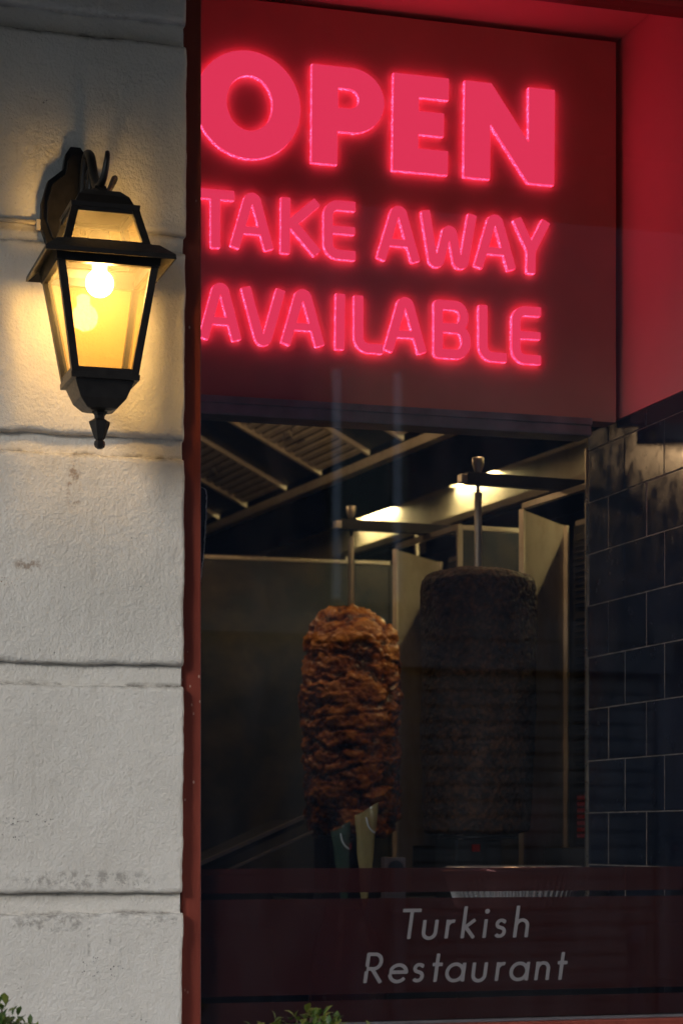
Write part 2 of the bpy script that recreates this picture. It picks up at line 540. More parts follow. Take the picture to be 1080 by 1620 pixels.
def tube(name, pts, r, mat, parent=None, segs=8, flat=1.0):
    pts = [Vector(p) for p in pts]
    rs = r if isinstance(r, (list, tuple)) else [r] * len(pts)
    v, f = [], []
    prev = None
    for i, p in enumerate(pts):
        d = (pts[min(i + 1, len(pts) - 1)] - pts[max(i - 1, 0)]).normalized()
        ref = prev if prev is not None else (Vector((1, 0, 0)) if abs(d.x) < 0.9 else Vector((0, 0, 1)))
        n1 = (ref - d * ref.dot(d)).normalized(); n2 = d.cross(n1); prev = n1
        for k in range(segs):
            a = 2 * math.pi * k / segs
            v.append(p + (n1 * math.cos(a) * flat + n2 * math.sin(a)) * rs[i])
    for i in range(len(pts) - 1):
        for k in range(segs):
            k2 = (k + 1) % segs
            f.append((i * segs + k, i * segs + k2, (i + 1) * segs + k2, (i + 1) * segs + k))
    f.append(tuple(range(segs))); f.append(tuple((len(pts) - 1) * segs + k for k in range(segs - 1, -1, -1)))
    return mesh_obj(name, v, f, mat, parent, True)

def smooth_path(pts, n=6):
    out = []
    P = [Vector(p) for p in pts]
    for i in range(len(P) - 1):
        p0, p1, p2, p3 = P[max(i - 1, 0)], P[i], P[i + 1], P[min(i + 2, len(P) - 1)]
        for k in range(n):
            t = k / n
            out.append(0.5 * ((2 * p1) + (p2 - p0) * t + (2 * p0 - 5 * p1 + 4 * p2 - p3) * t * t + (3 * p1 - p0 - 3 * p2 + p3) * t ** 3))
    out.append(P[-1])
    return out

# ================================================================ THE SETTING
structure(box("pavement", -14, 16, -4.6, 0.30, -0.12, 0.0, 'paving'))
structure(box("road", -60, 60, -7.6, -4.6, -0.24, -0.12, 'asphalt'))
structure(box("far_pavement", -14, 22, -8.95, -7.6, -0.24, 0.0, 'paving'))
structure(box("ground", -150, 150, -150, 150, -0.6, -0.26, 'asphalt'))

# ---------------------------------------------------------------- stucco wall left of the window
WX = 0.8405
def edge_x(z):
    return WX + 0.0045 * np.clip((z - 1.9) / 1.0, -1, 1) + 0.0014 * fbm(z * 9, 0.3, 1.7, 4, 5) + 0.0008 * vnoise(z * 90, 2.1, 0.4, 8)

def course(name, z0, z1, yface, parent, seed, rnd=0.009, right_in=0.0):
    xs = np.concatenate([np.linspace(-3.2, 0.38, 10)[:-1], np.linspace(0.38, 0.80, 130)[:-1], np.linspace(0.80, WX, 26)])
    nz = max(8, int((z1 - z0) / 0.0035))
    zs = np.linspace(z0, z1, nz + 1)
    # denser rows at both arrises
    zs = np.unique(np.concatenate([zs, z0 + np.array([0.0006, 0.0014, 0.0024]), z1 - np.array([0.0006, 0.0014, 0.0024])]))
    Xg, Zg = np.meshgrid(xs, zs)
    wob_lo = 0.0022 * fbm(Xg * 14, 0.5, seed, 4, seed) + 0.0008 * vnoise(Xg * 120, 1.5, 2.5, seed + 3)
    wob_hi = 0.0022 * fbm(Xg * 14, 3.5, seed, 4, seed + 9) + 0.0008 * vnoise(Xg * 120, 4.5, 2.5, seed + 4)
    t = (Zg - z0) / (z1 - z0)
    Zw = Zg + wob_lo * (1 - t) ** 6 + wob_hi * t ** 6
    ex = edge_x(Zw) - right_in
    k = np.clip((Xg - 0.70) / (WX - 0.70), 0, 1)
    Xw = Xg + (ex - WX) * k
    Yw = yface + 0.0022 * fbm(Xw * 5, seed * 1.3, Zw * 5, 4, seed) + 0.0006 * vnoise(Xw * 60, 1, Zw * 60, seed)
    def rounding(d, r):
        u = np.clip(1 - d / r, 0, 1)
        return r * (1 - np.sqrt(np.clip(1 - u * u, 0, 1)))
    r = rnd * (1 + 0.5 * vnoise(Xw * 25, 2, Zw * 25, seed + 2))
    Yw = Yw + rounding(Zg - z0, r) + rounding(z1 - Zg, r) + rounding(WX - Xg, r * 0.8)
    nr, nc = Xg.shape
    verts = np.stack([Xw, Yw, Zw], -1).reshape(-1, 3)
    faces = [(i * nc + j, i * nc + j + 1, (i + 1) * nc + j + 1, (i + 1) * nc + j) for i in range(nr - 1) for j in range(nc - 1)]
    # returns: right reveal, top, bottom (extruded back)
    base = len(verts)
    rim = [i * nc + nc - 1 for i in range(nr)]
    top = [(nr - 1) * nc + j for j in range(nc)]
    bot = [j for j in range(nc)]
    extra = []
    for lst in (rim, top, bot):
        st = base + len(extra)
        extra += [(verts[q][0], 0.14, verts[q][2]) for q in lst]
        for q in range(len(lst) - 1):
            faces.append((lst[q], lst[q + 1], st + q + 1, st + q))
    allv = np.concatenate([verts, np.array(extra)])
    return mesh_obj(name, allv, faces, 'stucco', parent, True)

wall = thing("stucco_wall", "white rough stucco wall with recessed horizontal joints carrying the lantern", "wall", (-1.0, 0.1, 0))
box("wall_core", -3.2, 0.825, 0.05, 0.30, 0.0, 5.5, 'stucco', wall)
edges = [0.95] + [z for ab in JOINTS for z in ab] + [3.33]
for i in range(0, len(edges), 2):
    course("block", edges[i], edges[i + 1], 0.0, wall, 11 + i)
for i, (za, zb) in enumerate(JOINTS):
    course("joint_band", za - 0.004, zb + 0.004, 0.017, wall, 41 + i, rnd=0.002, right_in=0.0025)
box("block", -3.2, WX, 0.0, 0.05, 0.0, 0.93, 'stucco', wall, 0.004)
box("block", -3.2, WX, 0.0, 0.05, 3.36, 5.5, 'stucco', wall, 0.004)

# rest of the building front, out of the picture: below, right of and above the window
front = thing("shop_front_wall", "stucco wall under, over and right of the shop window", "wall", (1.5, 0.2, 0))
box("lower_wall", 0.842, 6.0, 0.03, 0.30, 0.0, 1.06, 'stucco', front)
box("side_wall", 2.02, 6.0, 0.03, 0.30, 1.06, 3.22, 'stucco', front)
box("upper_wall", 0.842, 6.0, 0.03, 0.30, 3.22, 5.5, 'stucco', front)
aw = thing("added_awning", "unseen dark canvas canopy added over the shop front to shade the wall", "added_awning", (1.0, -0.6, 3.3))  # canopy added out of view to shade the upper wall
mesh_obj("canvas", [(-3.0, -0.01, 3.62), (5.5, -0.01, 3.62), (5.5, -1.45, 3.34), (-3.0, -1.45, 3.34), (-3.0, -0.01, 3.63), (5.5, -0.01, 3.63), (5.5, -1.45, 3.35), (-3.0, -1.45, 3.35)], BOXF, 'added_awning', aw)
box("valance", -3.0, 5.5, -1.462, -1.452, 3.15, 3.352, 'added_awning', aw)

# ---------------------------------------------------------------- shop window
win = thing("shop_window", "large shop window with red brown painted frame and pane tinted to darken the interior", "window", (1.4, 0.06, 1.06))
box("frame_post", 0.842, 0.8775, 0.030, 0.115, 1.06, 3.22, 'paint', win, 0.003)
box("glazing_bead", 0.8779, 0.8815, 0.046, 0.060, 1.12, 3.13, 'bead', win, 0.0008)
box("frame_post", 1.955, 2.02, 0.030, 0.115, 1.06, 3.22, 'paint', win, 0.003)
box("sill_rail", 0.8777, 1.9547, 0.030, 0.115, 1.06, 1.143, 'paint', win, 0.003)
box("head_rail", 0.8777, 1.9547, 0.030, 0.115, 3.125, 3.22, 'paint', win, 0.003)
box("bottom_bead", 0.8820, 1.9547, 0.048, 0.0595, 1.1435, 1.1485, 'bead', win)
mesh_obj("pane", [(0.8777, 0.061, 1.14), (1.955, 0.061, 1.14), (1.955, 0.061, 3.13), (0.8777, 0.061, 3.13)], [(0, 1, 2, 3)], 'glass', win)

# ---------------------------------------------------------------- the shop's shell
room = thing("shop_room", "dark shop room behind the window with floor ceiling and plain walls", "room", (0.5, 2.5, 0))
box("floor", -2.2, 3.2, 0.31, 5.2, -0.1, 0.0, 'floor', room)
box("ceiling", -2.2, 3.2, 0.52, 5.2, 3.24, 3.3, 'roomdark', room)
box("rear_wall", -2.2, 3.2, 5.2, 5.3, 0.0, 3.3, 'roomdark', room)
box("left_wall", -2.3, -2.2, 0.31, 5.2, 0.0, 3.3, 'roomdark', room)
box("right_wall", 2.75, 2.85, 0.31, 5.2, 0.0, 3.3, 'roomdark', room)
box("bulkhead", 0.5, 2.75, 0.475, 0.515, 2.40, 3.24, 'roomdark', room)

TX = 1.879
niche = thing("red_niche", "red soffit and side wall around the lit sign", "wall", (1.9, 0.3, 2.38))
box("side_panel", TX, TX + 0.06, 0.078, 0.47, 2.3845, 3.20, 'redwall', niche)
box("soffit", 0.55, TX - 0.001, 0.078, 0.47, 3.19, 3.235, 'redwall', niche)

# tiled side wall
tw = thing("tiled_wall", "side wall of dark blue glossy tiles with thin grout lines", "wall", (1.9, 0.3, 1.0))
box("grout_bed", TX + 0.0016, TX + 0.07, 0.078, 0.588, 1.0, 2.383, 'grout', tw)
box("edge_trim", TX - 0.004, TX + 0.010, 0.589, 0.5945, 1.0, 2.35, 'trim', tw)
PITCH_Y, PITCH_Z = 0.192, 0.1137
row_top0 = 2.3435
r0 = -1
while True:
    zt = row_top0 - r0 * PITCH_Z
    zb_ = zt - PITCH_Z
    if zt < 1.06:
        break
    off = 0.392 if r0 % 2 == 0 else 0.478
    ys = [off + PITCH_Y * k for k in range(-4, 3)]
    for ya in ys:
        y0, y1 = max(ya, 0.08), min(ya + PITCH_Y, 0.588)
        z1 = min(zt, 2.3835)
        if y1 - y0 < 0.012:
            continue
        g = 0.0012
        gy = 0.0026
        dx = random.uniform(-0.0006, 0.0006)
        tl = random.uniform(-0.0008, 0.0008)
        v = [(TX + dx - tl, y0 + gy, zb_ + g), (TX + 0.0040, y0 + gy, zb_ + g), (TX + 0.0040, y1 - gy, zb_ + g), (TX + dx + tl, y1 - gy, zb_ + g),
             (TX + dx - tl, y0 + gy, z1 - g), (TX + 0.0040, y0 + gy, z1 - g), (TX + 0.0040, y1 - gy, z1 - g), (TX + dx + tl, y1 - gy, z1 - g)]
        mesh_obj("tile", v, BOXF, 'tile', tw, False, 0.0009)
    r0 += 1

# ================================================================ LIT SIGN
def contours(field, xs, zs):
    """marching squares of field > 0: closed loops of (x, z)"""
    f = field > 0
    seg = {}
    def pt(i, j, k):
        # k 0: horizontal edge (i,j)-(i,j+1), 1: vertical edge (i,j)-(i+1,j)
        a = field[i, j]; b = field[i, j + 1] if k == 0 else field[i + 1, j]
        t = a / (a - b)
        return (xs[j] + (t * (xs[j + 1] - xs[j]) if k == 0 else 0), zs[i] + (t * (zs[i + 1] - zs[i]) if k == 1 else 0))
    nz, nx = field.shape
    nxt = {}
    for i in range(nz - 1):
        for j in range(nx - 1):
            c = f[i, j] * 1 + f[i, j + 1] * 2 + f[i + 1, j + 1] * 4 + f[i + 1, j] * 8
            if c in (0, 15):
                continue
            B, Rr, Tt, L = (i, j, 0), (i, j + 1, 1), (i + 1, j, 0), (i, j, 1)
            tab = {1: [(L, B)], 2: [(B, Rr)], 3: [(L, Rr)], 4: [(Rr, Tt)], 5: [(L, B), (Rr, Tt)], 6: [(B, Tt)], 7: [(L, Tt)],
                   8: [(Tt, L)], 9: [(Tt, B)], 10: [(B, Rr), (Tt, L)], 11: [(Tt, Rr)], 12: [(Rr, L)], 13: [(Rr, B)], 14: [(B, L)]}
            for a, b in tab[c]:
                nxt[a] = b
    loops = []
    while nxt:
        s = next(iter(nxt))
        loop = [s]; cur = nxt.pop(s)
        while cur != s and cur in nxt:
            loop.append(cur); cur = nxt.pop(cur)
        if len(loop) > 3:
            loops.append([pt(*e) for e in loop])
    return loops

def simplify(loop, eps):
    out = [loop[0]]
    P = loop + [loop[0]]
    anchor = 0
    for i in range(2, len(P)):
        a, b = np.array(P[anchor]), np.array(P[i])
        d = b - a
        L = np.hypot(*d) + 1e-12
        dev = max(abs(d[0] * (P[k][1] - a[1]) - d[1] * (P[k][0] - a[0])) / L for k in range(anchor + 1, i))
        if dev > eps or i - anchor > 60:
            out.append(P[i - 1]); anchor = i - 1
    return out

def seg_field(X, Z, p, q, w, butt):
    px, pz = p; qx, qz = q
    dx, dz = qx - px, qz - pz
    L = math.hypot(dx, dz) + 1e-9
    ux, uz = dx / L, dz / L
    s = (X - px) * ux + (Z - pz) * uz
    n = np.abs(-(X - px) * uz + (Z - pz) * ux)
    if butt:
        return np.minimum(w / 2 - n, np.minimum(s, L - s) + butt - 1e-6)
    sc = np.clip(s, 0, L)
    return w / 2 - np.hypot(X - px - ux * sc, Z - pz - uz * sc)

def strokes_loops(strokes, w, res, eps, soft=0.0):
    pts = [p for st in strokes for p in st[0]]
    x0 = min(p[0] for p in pts) - w; x1 = max(p[0] for p in pts) + w
    z0 = min(p[1] for p in pts) - w; z1 = max(p[1] for p in pts) + w
    xs = np.arange(x0, x1, res); zs = np.arange(z0, z1, res)
    X, Z = np.meshgrid(xs, zs)
    F = np.full(X.shape, -9.0)
    for st in strokes:
        P, cap = st[0], st[1]
        ww = st[2] if len(st) > 2 else w
        G = np.full(X.shape, -9.0)
        for i in range(len(P) - 1):
            G = np.maximum(G, seg_field(X, Z, P[i], P[i + 1], ww, 0))
        if cap == 'butt':            # cut the round ends off square
            for e, nb in ((P[0], P[1]), (P[-1], P[-2])):
                d = np.array(e) - np.array(nb); d = d / np.hypot(*d)
                along = (X - e[0]) * d[0] + (Z - e[1]) * d[1]
                near = np.hypot(X - e[0], Z - e[1]) < ww * 0.75
                cut = near & (along > soft)
                G = np.where(cut, np.minimum(G, soft - along), G)
        F = np.maximum(F, G)
    return [simplify(l, eps) for l in contours(F, xs, zs)]

def letter_mesh(name, loops, yfront, depth, mats, parent):
    cu = bpy.data.curves.new(name, 'CURVE')
    cu.dimensions = '2D'; cu.fill_mode = 'BOTH'; cu.extrude = depth / 2
    for lp in loops:
        s = cu.splines.new('POLY')
        s.points.add(len(lp) - 1)
        for i, (x, z) in enumerate(lp):
            s.points[i].co = (x, z, 0, 1)
        s.use_cyclic_u = True
    tmp = bpy.data.objects.new(name, cu)
    COL.objects.link(tmp)
    bpy.context.view_layer.update()
    me = bpy.data.meshes.new_from_object(tmp)
    bpy.data.objects.remove(tmp)
    bpy.data.curves.remove(cu)
    for v in me.vertices:
        x, y, z = v.co
        v.co = (x, yfront + depth / 2 - z, y)
    me.flip_normals() if False else None
    me.materials.clear()
    for m in mats:
        me.materials.append(M[m])
    bm = bmesh.new(); bm.from_mesh(me)
    bmesh.ops.remove_doubles(bm, verts=bm.verts, dist=1e-6)
    bmesh.ops.recalc_face_normals(bm, faces=bm.faces)
    if len(mats) > 1:
        for f in bm.faces:
            f.material_index = 0 if abs(f.normal.y) > 0.7 else 1
    bm.to_mesh(me); bm.free()
    o = bpy.data.objects.new(name, me)
    return link(o, parent)

def arc(cx, cz, rx, rz, a0, a1, n=14):
    return [(cx + rx * math.cos(R(a0 + (a1 - a0) * k / n)), cz + rz * math.sin(R(a0 + (a1 - a0) * k / n))) for k in range(n + 1)]

SIGN_Y = 0.40
sign = thing("open_sign", "brown light box sign with glowing red letters OPEN TAKE AWAY AVAILABLE", "sign", (1.3, SIGN_Y + 0.03, 2.34))
box("sign_board", 0.70, 1.863, SIGN_Y, SIGN_Y + 0.06, 2.372, 3.178, 'board', sign, 0.002)
box("bottom_rail", 0.70, 1.800, SIGN_Y - 0.016, SIGN_Y + 0.055, 2.337, 2.3695, 'alu', sign, 0.004)
box("rail_lip", 0.70, 1.800, SIGN_Y - 0.020, SIGN_Y - 0.0165, 2.360, 2.3745, 'alu', sign, 0.001)

LY, LD = SIGN_Y - 0.0125, 0.0120      # letter front face and depth, standing on the board
zb, zt = 2.858, 3.0575
O_out = arc(1.0575, 2.9615, 0.1085, 0.1080, 0, 360, 64)[:-1]
O_in = arc(1.0605, 2.9650, 0.0475, 0.0555, 0, 360, 48)[:-1]
P_out = [(1.189, zb), (1.2435, zb), (1.2440, 2.9262)] + [(1.274, 2.9262)] + arc(1.274, 2.9918, 0.0695, 0.0657, -90, 90, 24) + [(1.1905, zt)]
P_in = [(1.2455, 2.9745)] + arc(1.268, 2.9945, 0.0215, 0.020, -90, 90, 16) + [(1.2455, 3.0145)]
E_out = [(1.361, zb), (1.4805, zb), (1.4815, 2.9075), (1.4170, 2.9075), (1.4172, 2.9365), (1.4720, 2.9365), (1.4728, 2.9845), (1.4180, 2.9845), (1.4185, 3.0125), (1.4825, 3.0125), (1.4835, zt), (1.3635, zt)]
N_out = [(1.516, zb), (1.5735, zb), (1.5745, 2.972), (1.6575, zb), (1.7165, zb), (1.7180, zt), (1.6595, zt), (1.6590, 2.944), (1.5765, zt), (1.5180, zt)]
for loops in ([O_out, O_in], [P_out, P_in], [E_out], [N_out]):
    letter_mesh("letter", loops, LY, LD, ('signface', 'signedge'), sign)

W2 = 0.0192
def A_(xl, xr, xa, b, t):
    k = 0.0085
    return [([(xl, b), (xa - k, t - 0.008)] + arc(xa, t - 0.008, k, 0.008, 180, 0, 8) + [(xr, b)], 'butt'),
            ([(xl + (xa - xl) * 0.36, b + 0.034), (xr + (xa - xr) * 0.36, b + 0.034)], 'round', 0.0145)]
def E_(xl, xr, b, t):
    r_ = 0.021
    return [([(xr, t), (xl + r_, t)] + arc(xl + r_, t - r_, r_, r_, 90, 180, 8) + arc(xl + r_, b + r_, r_, r_, 180, 270, 8) + [(xr, b)], 'butt'),
            ([(xl, (b + t) / 2), (xr - 0.001, (b + t) / 2)], 'butt', 0.0155)]
def L_(xl, xr, b, t):
    r_ = 0.021
    return [([(xl, t), (xl, b + r_)] + arc(xl + r_, b + r_, r_, r_, 180, 270, 8) + [(xr, b)], 'butt')]
b2, t2 = 2.6765, 2.7765
b3, t3 = 2.4905, 2.5910
rows = [
    [([(0.955, t2), (1.027, t2)], 'butt'), ([(0.9905, t2), (0.9905, b2 - 0.004)], 'butt')],
    A_(1.0305, 1.1005, 1.0660, b2, t2),
    [([(1.1355, t2 + 0.004), (1.1345, b2 - 0.004)], 'butt'), ([(1.1995, t2 + 0.001), (1.147, 2.731)], 'butt'), ([(1.146, 2.735), (1.2005, b2)], 'butt')],
    E_(1.2245, 1.2800, b2, t2),
    A_(1.3375, 1.4110, 1.3745, b2, t2),
    [([(1.4325, t2 + 0.003), (1.4485, b2 + 0.008)] + arc(1.4565, b2 + 0.008, 0.008, 0.008, 180, 330, 6) + [(1.4780, 2.738)] + arc(1.4845, 2.738, 0.0070, 0.0070, 170, 10, 6) + [(1.5015, b2 + 0.008)] + arc(1.5095, b2 + 0.008, 0.008, 0.008, 200, 360, 6) + [(1.5345, t2 + 0.003)], 'butt')],
    A_(1.5485, 1.6215, 1.5850, b2, t2),
    [([(1.6345, t2 + 0.003), (1.6655, 2.718), (1.6980, t2 + 0.003)], 'butt'), ([(1.6655, 2.722), (1.6650, b2 - 0.004)], 'butt')],
    A_(0.9670, 1.0340, 1.0005, b3, t3),
    [([(1.0530, t3 + 0.003), (1.0805, b3 + 0.008)] + arc(1.0890, b3 + 0.008, 0.0085, 0.008, 190, 350, 8) + [(1.1250, t3 + 0.003)], 'butt')],
    A_(1.1360, 1.2070, 1.1715, b3, t3),
    [([(1.2505, t3 + 0.004), (1.2490, b3 - 0.004)], 'butt')],
    L_(1.2890, 1.3385, b3, t3 + 0.003),
    A_(1.3530, 1.4250, 1.3890, b3, t3),
    [([(1.4605, b3), (1.4605, t3), (1.498, t3)] + arc(1.498, 2.5675, 0.0185, t3 - 2.5675, 90, -90, 12) + [(1.4605, 2.5440)], 'round'),
     ([(1.4605, 2.5440), (1.500, 2.5440)] + arc(1.500, 2.51725, 0.0215, 0.02675, 90, -90, 12) + [(1.4605, b3)], 'round')],
    L_(1.5585, 1.6085, b3, t3 + 0.003),
    E_(1.6315, 1.6850, b3, t3),
]
for st in rows:
    letter_mesh("letter", strokes_loops(st, W2, 0.0011, 0.00022, 0.002), LY, LD, ('signface', 'signedge'), sign)

# ================================================================ WALL LANTERN
LX, LYc = 0.657, -0.160
lan = thing("wall_lantern", "black four sided wall lantern with glowing bulb on the stucco wall", "lantern", (LX, 0.0, 2.16))

def frustum_frame(name, w0, w1, z0, z1, bar, parent, post_taper=1.0):
    """four corner posts and two square rings joined into one tapered cage"""
    v, f = [], []
    def add_bar(p, q, t):
        p, q = Vector(p), Vector(q)
        d = (q - p).normalized()
        up = Vector((0, 0, 1)) if abs(d.z) < 0.7 else Vector((0, 1, 0))
        n1 = d.cross(up).normalized() * t / 2; n2 = d.cross(n1).normalized() * t / 2
        b = len(v)
        for c in (p, q):
            v.extend([c + n1 + n2, c - n1 + n2, c - n1 - n2, c + n1 - n2])
        f.extend([tuple(b + k for k in q4) for q4 in BOXF])
    for sx in (-1, 1):
        for sy in (-1, 1):
            add_bar((LX + sx * (w0 - bar) / 2, LYc + sy * (w0 - bar) / 2, z0), (LX + sx * (w1 - bar) / 2, LYc + sy * (w1 - bar) / 2, z1), bar)
    for w, z, k in ((w0, z0, 1), (w1, z1, -1)):
        h = (w - bar) / 2; zz = z + k * bar * 0.45
        for s in (-1, 1):
            add_bar((LX - h, LYc + s * h, zz), (LX + h, LYc + s * h, zz), bar * 1.05)
            add_bar((LX + s * h, LYc - h, zz), (LX + s * h, LYc + h, zz), bar * 1.05)
    return mesh_obj(name, v, f, 'iron', parent)

def frustum_panes(name, w0, w1, z0, z1, inset, parent):
    for sx, sy in ((0, -1), (-1, 0), (1, 0), (0, 1)):
        q = []
        for w, z, sg in ((w0, z0, -1), (w0, z0, 1), (w1, z1, 1), (w1, z1, -1)):
            h = w / 2 - inset; e = h
            q.append((LX + sx * h + (sg * e if sx == 0 else 0), LYc + sy * h + (sg * e if sy == 0 else 0), z))
        mesh_obj(name, q, [(0, 1, 2, 3)], 'lantern_glass', parent)

ZB0, ZB1 = 2.271, 2.462      # body
frustum_frame("body_frame", 0.112, 0.172, ZB0, ZB1, 0.0125, lan)
frustum_panes("body_pane", 0.110, 0.169, ZB0 + 0.008, ZB1 - 0.004, 0.006, lan)
ZR0, ZR1 = 2.486, 2.556      # glazed roof
frustum_frame("roof_frame", 0.152, 0.112, ZR0 - 0.006, ZR1, 0.0125, lan)
frustum_panes("roof_pane", 0.149, 0.110, ZR0, ZR1 - 0.006, 0.006, lan)
# brim: a sloping square skirt, hollow in the middle
def ring_loft(name, sections, mat, parent):
    v, f = [], []
    for w, z in sections:
        h = w / 2
        v += [(LX - h, LYc - h, z), (LX + h, LYc - h, z), (LX + h, LYc + h, z), (LX - h, LYc + h, z)]
    n = len(sections)
    for i in range(n):
        i2 = (i + 1) % n
        for k in range(4):
            k2 = (k + 1) % 4
            f.append((i * 4 + k, i * 4 + k2, i2 * 4 + k2, i2 * 4 + k))
    return mesh_obj(name, v, f, mat, parent)
ring_loft("brim", [(0.150, 2.490), (0.172, 2.487), (0.217, 2.468), (0.219, 2.460), (0.214, 2.4595), (0.178, 2.474), (0.173, 2.452), (0.160, 2.452), (0.150, 2.478)], 'iron', lan)
# cap over the roof
def sq_dome(name, secs, parent):
    v, f = [], []
    for w, z in secs:
        h = w / 2
        v += [(LX - h, LYc - h, z), (LX + h, LYc - h, z), (LX + h, LYc + h, z), (LX - h, LYc + h, z)]
    n = len(secs)
    for i in range(n - 1):
        for k in range(4):
            k2 = (k + 1) % 4
            f.append((i * 4 + k, i * 4 + k2, (i + 1) * 4 + k2, (i + 1) * 4 + k))
    f.append((0, 1, 2, 3)); f.append(tuple(4 * (n - 1) + k for k in (3, 2, 1, 0)))
    return mesh_obj(name, v, f, 'iron', parent, False, 0.0012)
sq_dome("cap", [(0.116, 2.551), (0.118, 2.559), (0.100, 2.561), (0.086, 2.576), (0.060, 2.588), (0.024, 2.593), (0.018, 2.602)], lan)
sq_dome("bottom_cup", [(0.034, 2.219), (0.052, 2.222), (0.078, 2.236), (0.094, 2.256), (0.100, 2.264), (0.116, 2.2645), (0.117, 2.274)], lan)
lathe("finial", [(0.010, 0.054), (0.0135, 0.050), (0.009, 0.045), (0.0085, 0.040), (0.0185, 0.034), (0.0175, 0.030), (0.009, 0.006), (0.0065, 0.003), (0.009, 0.0005), (0.0098, -0.004), (0.0085, -0.009), (0.004, -0.012)], (LX, LYc, 2.168), 6, 'iron', lan, False)
# bulb hanging from the roof
sk = lathe("lamp_socket", [(0.016, 0.0), (0.019, 0.004), (0.019, 0.040), (0.015, 0.046)], (LX, LYc, 2.478), 16, 'conduit', lan)
prof = []
for k in range(15):
    a = R(-90 + 150 * k / 14)
    prof.append((max(0.0008, 0.0235 * math.cos(a)), 0.0235 * math.sin(a)))
prof += [(0.0120, 0.030), (0.0120, 0.042)]
lathe("bulb", prof, (LX, LYc, 2.438), 24, 'bulb', lan)
# bracket
bp = [(-0.026, 2.532), (0.026, 2.532), (0.045, 2.546), (0.055, 2.575), (0.054, 2.610), (0.044, 2.645), (0.020, 2.665), (0.016, 2.690), (0.008, 2.702), (-0.008, 2.702), (-0.016, 2.690), (-0.020, 2.665), (-0.044, 2.645), (-0.054, 2.610), (-0.055, 2.575), (-0.045, 2.546)]
def plate(name, k, y0, y1):
    cz = 2.605
    n = len(bp)
    v = [(0.641 + x * k, y0, cz + (z - cz) * k) for x, z in bp] + [(0.641 + x * k, y1, cz + (z - cz) * k) for x, z in bp]
    f = [tuple(range(n)), tuple(range(2 * n - 1, n - 1, -1))] + [(i, (i + 1) % n, n + (i + 1) % n, n + i) for i in range(n)]
    return mesh_obj(name, v, f, 'iron', lan, False, 0.0015)
plate("back_plate", 1.12, -0.014, 0.004)
plate("back_plate_boss", 0.95, -0.024, -0.0142)
arm_pts = smooth_path([(0.652, -0.020, 2.575), (0.652, -0.034, 2.640), (0.653, -0.060, 2.683), (0.654, -0.092, 2.672), (0.655, -0.118, 2.632), (0.656, -0.150, 2.604), (0.660, -0.180, 2.612), (0.664, -0.190, 2.640), (0.667, -0.178, 2.656), (0.668, -0.166, 2.645)])
tube("arm", arm_pts, [0.0085] * 30 + [0.0075 - 0.0002 * k for k in range(len(arm_pts) - 30)], 'iron', lan, 10)
tube("arm_scroll", smooth_path([(0.652, -0.024, 2.560), (0.652, -0.060, 2.575), (0.653, -0.092, 2.612), (0.654, -0.085, 2.650), (0.654, -0.062, 2.644), (0.654, -0.064, 2.622)]), 0.0055, 'iron', lan, 8)
tube("flex", smooth_path([(0.672, -0.030, 2.590), (0.700, -0.070, 2.640), (0.690, -0.110, 2.635), (0.672, -0.140, 2.600), (0.640, -0.185, 2.588), (0.628, -0.200, 2.562)]), 0.0032, 'wire', lan, 8)
for z in (2.57, 2.60):
    lathe("screw", [(0.0035, 0), (0.0035, 0.002), (0.002, 0.003)], (0.625 + (z - 2.57), -0.026, z), 8, 'conduit', lan)

cond = thing("wall_conduit", "thin painted cable pipe running along the wall into the lantern plate", "conduit", (0.5, -0.006, 2.58))
tube("pipe", [(-0.6, -0.004, 2.5785), (0.3, -0.005, 2.579), (0.52, -0.005, 2.5775), (0.597, -0.006, 2.576)], 0.0045, 'conduit', cond)
box("clip", 0.572, 0.580, -0.012, -0.001, 2.564, 2.582, 'conduit', cond, 0.002)

# ================================================================ KITCHEN
TH = R(5.2)
ct, stt = math.cos(TH), math.sin(TH)
def frame_at(ox, oy):
    return lambda p: (ox + p[0] * ct - p[1] * stt, oy + p[0] * stt + p[1] * ct, p[2])

